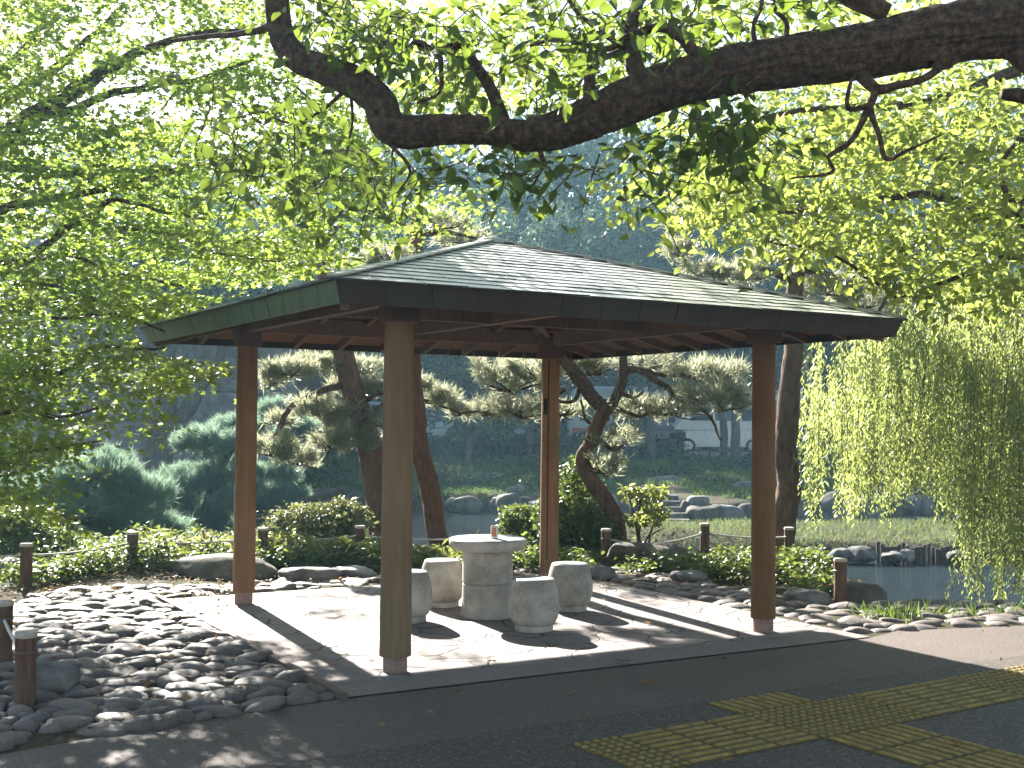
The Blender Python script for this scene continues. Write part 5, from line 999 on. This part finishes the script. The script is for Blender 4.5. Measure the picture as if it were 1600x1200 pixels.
fartree('broadleaf_tree', 'hazy tree directly behind the weathered grey post', 620, 58, 11, rc(9), 16000, .3, trunk_r=.22)
fartree('broadleaf_tree', 'dark far tree above the white van, seen under the right eave', 1100, 58, 12.5, rc(9), 18000, .3, trunk_r=.25)
fartree('broadleaf_tree', 'far tree behind the right pavilion post and thick pine', 1230, 61, 14, rc(9), 18000, .3, trunk_r=.25)
fartree('broadleaf_tree', 'far tree behind the left part of the willow', 1370, 60, 13, rc(8), 16000, .32, trunk_r=.25)
fartree('broadleaf_tree', 'far tree behind the willow at the right picture edge', 1530, 58, 14, rc(8), 16000, .32, trunk_r=.25)
fartree('broadleaf_tree', 'far tree above the castle wall behind the maple', 300, 62, 14, rc(8), 16000, .32, trunk_r=.25)
fartree('broadleaf_tree', 'far tree above the castle wall at the left picture edge', 90, 60, 15, rc(8), 16000, .32, trunk_r=.25)
fartree('broadleaf_tree', 'far tree beyond the road just left of the split post', 800, 57, 10, rc(8), 14000, .28, trunk_r=.2)
fartree('broadleaf_tree', 'far tree beyond the road behind the curved pine', 980, 57, 10.5, rc(8), 14000, .28, trunk_r=.2)
fartree('slender_tree', 'slim multi stemmed dark tree before the dark car', 1017, 43.5, 4.6, [(-.1, .7, .16), (.1, .72, .16), (0, .85, .16)], 3500, .16, 'young trees along the road railing', .14)
fartree('slender_tree', 'slim dark tree before the white van, near its front', 1150, 43.5, 5, [(-.1, .75, .16), (.1, .8, .16), (0, .9, .16)], 3500, .16, 'young trees along the road railing', .16)
fartree('slender_tree', 'slim dark tree seen just left of the split post', 828, 43.8, 5.2, [(-.12, .7, .18), (.1, .75, .18), (0, .88, .16)], 4000, .16, 'young trees along the road railing', .15)
fartree('slender_tree', 'drooping green tree above the table on the far bank', 735, 40, 4.2, [(-.28, .55, .2), (.25, .5, .22), (0, .75, .22), (.05, .35, .2)], 9000, .13, 'young trees along the road railing', .1, 'leaf_shrub')
fartree('slender_tree', 'slim dark tree between left post and grey pine trunk', 455, 43.5, 5.4, [(-.12, .7, .18), (.1, .75, .18), (0, .9, .16)], 4000, .16, 'young trees along the road railing', .16)
ft = thing('forked_tree', 'bare forked trunk standing in front of the castle wall', 'tree', at(240, 745, 33))
mb = MB(); mb.tube([at(238, 760, 33), at(246, 720, 33), at(256, 660, 33), at(262, 590, 33), at(255, 520, 33.5), at(250, 400, 34)], [.42, .38, .34, .28, .22, .15], 14, 6, .08, 2, .1); mb.tube([at(244, 730, 33), at(270, 680, 33), at(300, 625, 33), at(330, 580, 33.2), at(360, 520, 33.5)], [.24, .22, .2, .16, .1], 12, 6, .06, 5, .1); mb.build('trunk', M['bark_grey'], ft)
mb = MB(); blobs(mb, [(*at(250, 380, 34), 2.6, 2, 1.6), (*at(370, 470, 33.6), 1.4, 1.2, .9), (*at(180, 430, 34), 2, 1.6, 1.2)], 9000, .2, 'kite', jitter=.8); mb.build('crown', M['leaf_far'], ft)
S2 = [('clipped domed shrub on the far bank left of the split post', [(830, 735, 38, 30, 18)], 3500), ('leafy shrub spilling over the big boulder left of the split post', [(815, 775, 32, 30, 20), (840, 765, 32.5, 26, 20)], 4500), ('dark shrub hugging the far bank just right of the split post', [(895, 735, 38, 40, 22)], 3500),
      ('dark hedge shrub before the dark car', [(960, 725, 42, 40, 18), (930, 735, 41, 26, 14)], 4000), ('broad leaved shrub before the white van', [(1075, 728, 41.5, 46, 16), (1120, 732, 41.5, 40, 14)], 4500), ('rounded grassy mound shrub right of the steps', [(1125, 765, 33.5, 46, 20)], 4000), ('dark shrub beside the right post at the road', [(1190, 735, 40, 40, 20)], 3500),
      ('glossy hedge shrub between the left post and the grey pine trunk', [(500, 745, 36, 36, 24), (530, 735, 36.5, 30, 20)], 5000), ('low green shrub behind the grey pine trunk foot', [(560, 765, 34, 40, 22)], 4000), ('shrub right of the reddish trunk at the water', [(725, 770, 33, 30, 26), (690, 760, 33.5, 26, 24)], 4500), ('shaded shrub behind the willow tips', [(1420, 770, 36, 60, 40)], 5000), ('dark shrub mass behind the willow at the right edge', [(1530, 770, 36, 60, 46)], 5000), ('low shrub below the castle wall', [(330, 790, 30, 60, 20), (420, 770, 33, 44, 22)], 5000), ('dark hedge behind the thick pine at the road', [(1290, 740, 40, 50, 26)], 4000), ('low dark hedge right of the thick pine under the willow', [(1350, 765, 37, 46, 30)], 4000)]
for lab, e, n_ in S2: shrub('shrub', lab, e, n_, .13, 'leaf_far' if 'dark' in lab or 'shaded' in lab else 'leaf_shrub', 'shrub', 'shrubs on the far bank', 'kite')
for lab, u_, v_, d_, rx, ry in (('leafy green shrub on the bank above the pointed boulder', 760, 760, 35, 40, 20), ('leafy green shrub on the bank above the waterline, left of the reddish trunk', 655, 745, 36, 44, 22), ('spreading green shrub above the stone steps', 1060, 745, 37, 50, 18), ('round green shrub behind the foot of the curved pine', 950, 765, 34, 36, 24), ('green shrub close to the water left of the stone steps', 1000, 785, 31.5, 26, 16), ('green shrub above the far shore behind the thick pine', 1240, 770, 33, 44, 26), ('green shrub on the bank near the left orange post', 380, 755, 36, 40, 24), ('green shrub on the bank between azalea and grey post', 590, 770, 33, 44, 22), ('green shrub up the slope above the table can', 790, 735, 39, 50, 20), ('tangled green shrub at the waterline behind the weathered post', 640, 790, 31.5, 40, 18)):
    shrub('shrub', lab, [(u_, v_, d_, rx, ry), (u_-rx*.6, v_+4, d_-.3, rx*.6, ry*.7), (u_+rx*.6, v_+3, d_+.2, rx*.6, ry*.8)], 5200, .12, 'leaf_shrub', 'shrub', 'shrubs on the far bank', 'kite')
hx = [(-14, 'far left under the maple'), (-10.6, 'left of the left post'), (-7.4, 'between the left post and the grey pine'), (-4.4, 'behind the weathered grey post'), (-1.2, 'above the pointed boulder'), (1.6, 'behind the split post'), (4.2, 'left of the dark car'), (11.8, 'behind the right post and thick pine'), (15, 'behind the willow tips'), (18.5, 'at the right edge behind the willow')]
for k, (x, lab) in enumerate(hx):
    u_ = float(proj(np.array([x, 45, .8]))[0]); shrub('hedge_bush', 'dark hedge bush along the road railing, '+lab, [(u_, 703, 45, 74, 26), (u_-40, 708, 44.8, 44, 20), (u_+44, 706, 45.1, 50, 22)], 5200, .15, 'leaf_far', 'hedge bush', 'hedge bushes along the road railing', 'kite')
mid = [(250, 55.5, 6, 'broad low tree beyond the road before the castle wall end'), (420, 55, 7, 'dense low tree beyond the road just right of the left orange post'), (545, 55.5, 6.4, 'dense low tree beyond the road behind the grey pine trunk'), (680, 55, 7, 'dense low tree beyond the road right of the weathered grey post'), (780, 56, 6.2, 'dense low tree beyond the road above the table'), (890, 55.5, 6.6, 'dense low tree beyond the road seen through the curved pine fork'), (1010, 57, 6.6, 'dense low tree rising behind the bus roof front'), (1140, 57, 7, 'dense low tree rising behind the bus roof end'), (1270, 55.5, 7, 'dense low tree beyond the road right of the thick pine'), (1400, 55, 7, 'dense low tree beyond the road behind the middle of the willow'), (1540, 55, 7, 'dense low tree beyond the road at the right edge')]
for (u_, d_, h_, lab) in mid: fartree('low_tree', lab, u_, d_, h_, [(-.45, .3, .3), (.45, .3, .3), (0, .25, .32), (-.35, .62, .28), (.35, .62, .28), (0, .8, .26), (.0, .5, .3)], 11000, .26, 'dense low trees beyond the road', .15)
for (u_, h_, lab) in ((150, 9.5, 'dark roadside tree behind the left edge of the maple'), (290, 9, 'dark roadside tree before the right end of the castle wall'), (405, 9.5, 'dark roadside tree right behind the left orange post'), (520, 10, 'dark roadside tree behind the grey pine trunk top'), (640, 9.5, 'dark roadside tree behind the top of the reddish trunk'), (760, 10, 'dark roadside tree above the stone table, under the far eave'), (870, 9.5, 'dark roadside tree behind the split post top'), (1000, 10, 'dark roadside tree above the bus front'), (1130, 9.5, 'dark roadside tree above the white van'), (1260, 10, 'dark roadside tree right behind the thick pine'), (1400, 9.5, 'dark roadside tree behind the willow centre')):
    fartree('roadside_tree', lab, u_, 45.9, h_, [(-.16, .55, .17), (.16, .55, .17), (0, .5, .2), (-.14, .75, .17), (.14, .78, .16), (0, .9, .15)], 9000, .2, 'dark trees along the near side of the road', .13)
for (u_, d_, h_, lab) in ((500, 68, 17, 'tall hazy tree showing above the roof slope on the left'), (640, 72, 19, 'tall hazy tree left of the roof peak'), (1060, 70, 18, 'tall hazy tree right of the roof peak beside the lit leaves'), (1200, 72, 19, 'tall hazy tree behind the right tree crown'), (1360, 70, 19, 'tall hazy tree behind the sunlit right crown near the willow top'), (1540, 70, 19, 'tall hazy tree behind the sunlit crown at the right edge'), (180, 70, 17, 'tall hazy tree behind the maple, above the castle wall'), (340, 72, 16, 'tall hazy tree behind the maple near the roof corner')):
    fartree('broadleaf_tree', lab, u_, d_, h_, [(-.2, .45, .2), (.2, .45, .2), (0, .6, .24), (-.22, .68, .2), (.22, .7, .2), (0, .82, .2), (-.1, .9, .14), (.12, .88, .14)], 24000, .36, trunk_r=.3)
# ------------------------------------------------------------------ small things on the ground
LV = [(762, 1028, 'curled yellow leaf on the sunlit paving before the front stool'), (515, 982, None), (975, 1033, 'large pale maple leaf at the front edge of the paving'), (1122, 1031, 'crumpled pale leaf on the asphalt in front of the right post'), (944, 938, 'tiny orange leaf right of the stool by the split post'), (718, 1082, 'flat dry leaf beside the shadow of the grey post'),
      (916, 1117, 'dry leaf on the dark asphalt before the tactile tiles'), (676, 1118, 'narrow dry leaf on the asphalt right below the grey post'), (780, 1128, 'small pale leaf halfway between grey post and tactile tiles'), (885, 1088, 'pale sliver of leaf on the asphalt before the paving'), (1020, 1072, 'small leaf on the asphalt right of the large maple leaf'), (1562, 1130, 'pale leaf on the dark strip between the tactile arms'), (1490, 1163, 'dry leaf lying on the lower right tactile arm'), (600, 1138, 'tan leaf on the asphalt below the paving corner'), (1285, 1014, 'tiny pale leaf on the asphalt right of the right post'), (1470, 1044, 'small white leaf in the sunlit band of asphalt'), (1015, 975, 'leaf on the paving right of the front stool'), (380, 1150, 'brown leaf on the asphalt below the cobbles'), (1130, 1190, 'rusty leaf at the lower edge of the tactile tiles')]
for k, (u, v, lab) in enumerate(LV):
    if lab is None: continue
    p = on(u, v, .02); L = .11 if 'large' in lab else (.045 if 'tiny' in lab or 'small' in lab else .065); vv, ff = SHAPES['maple' if k % 2 == 0 else 'ovate']
    q = vv.copy(); q[:, 2] = q[:, 2]*2+.25*q[:, 0]**2+.18*np.abs(q[:, 1]); a = k*2.1; R = np.array([[math.cos(a), -math.sin(a), 0], [math.sin(a), math.cos(a), 0], [0, 0, 1]])
    mb = MB(); mb.add((q*L)@R.T+np.array([p[0], p[1], .026]), ff); o = mb.build('fallen_leaf', M['dry'], loc=(p[0], p[1], .026)); tag(o, lab, 'leaf', 'fallen leaves on the paving and asphalt')
mb = MB(); n = 2600; a = np.concatenate([np.stack([rng.uniform(-4.8, -.9, n), rng.uniform(5.6, 11.8, n)], -1), np.stack([rng.uniform(-5.5, 3.6, 5200), rng.uniform(10.9, 14.6, 5200)], -1)])
cl = fbm(np.stack([a[:, 0]*1.4, a[:, 1]*1.4, a[:, 0]*0], -1), 6); m = inpoly(a[:, 0], a[:, 1], cp1+[(-2.6, 5.8)]) | (a[:, 1] > 11.7) | (a[:, 0] < -2.4); m &= (cl > -.02) | (a[:, 1] > 11.9); a = a[m]
P = np.concatenate([a, (np.maximum(.0, height(a[:, 0], a[:, 1]))+.012+.04*rng.random(len(a)))[:, None]], 1); leaves(mb, P, rnd(len(P))*np.array([1, 1, .3]), rnd(len(P), .35)+[0, 0, 1], .04*(.5+rng.random(len(P))), 'kite'); tag(mb.build('leaf_litter', M['dry']), 'dry leaf litter between the cobbles', None, None, 'stuff')
mb = MB(); n = 900; a = np.stack([rng.uniform(-3, 4.5, n), rng.uniform(5.3, 9.8, n)], -1); P = np.concatenate([a, np.full((n, 1), .0145)+.004*rng.random((n, 1))], 1)
leaves(mb, P, rnd(n)*np.array([1, 1, .15]), rnd(n, .25)+[0, 0, 1], .009+.022*rng.random(n)**4, 'kite'); tag(mb.build('path_debris', M['dry']), 'tiny bits of dry leaf and grit on the path', None, None, 'stuff')
pl = thing('seed_head_grass', 'two pale pinkish seed heads rising behind the fence left of the left post', 'grass plant', on(322, 880, 0))
for u, vt_, in ((318, 835), (330, 842), (287, 850)):
    mb = MB(); b_ = on(318, 885, 0)+np.array([0, .2, 0]); t_ = at(u, vt_, b_[1]); mb.tube([b_, (b_+t_)/2+[0.02, 0, .03], t_], [.004, .003, .002], 5, 4); mb.build('stem', M['bark_grey'], pl)
    mb = MB(); k = 260; s = rng.random(k); P = t_+np.outer(s-.75, norm((t_-b_)[None])[0])*.16; leaves(mb, P, rnd(k)*.7+norm((t_-b_)[None])[0]*1.2, rnd(k), .035, 'lance', 1.2); mb.build('seed_head', M['plume'], pl)
# ------------------------------------------------------------------ haze
HAZE = .0010
if HAZE:
    mb = MB(); mb.box((-90, -12, -3.5), (90, 110, 30)); hm = bpy.data.materials.new('haze'); hm.use_nodes = True; t = hm.node_tree; t.nodes.remove(t.nodes['Principled BSDF'])
    v = t.nodes.new('ShaderNodeVolumePrincipled'); v.inputs['Color'].default_value = (.45, .78, 1, 1); v.inputs['Density'].default_value = HAZE; v.inputs['Anisotropy'].default_value = .35
    t.links.new(v.outputs[0], t.nodes['Material Output'].inputs['Volume']); tag(mb.build('haze', hm, smooth=False), 'thin blue haze in the air', None, None, 'stuff')
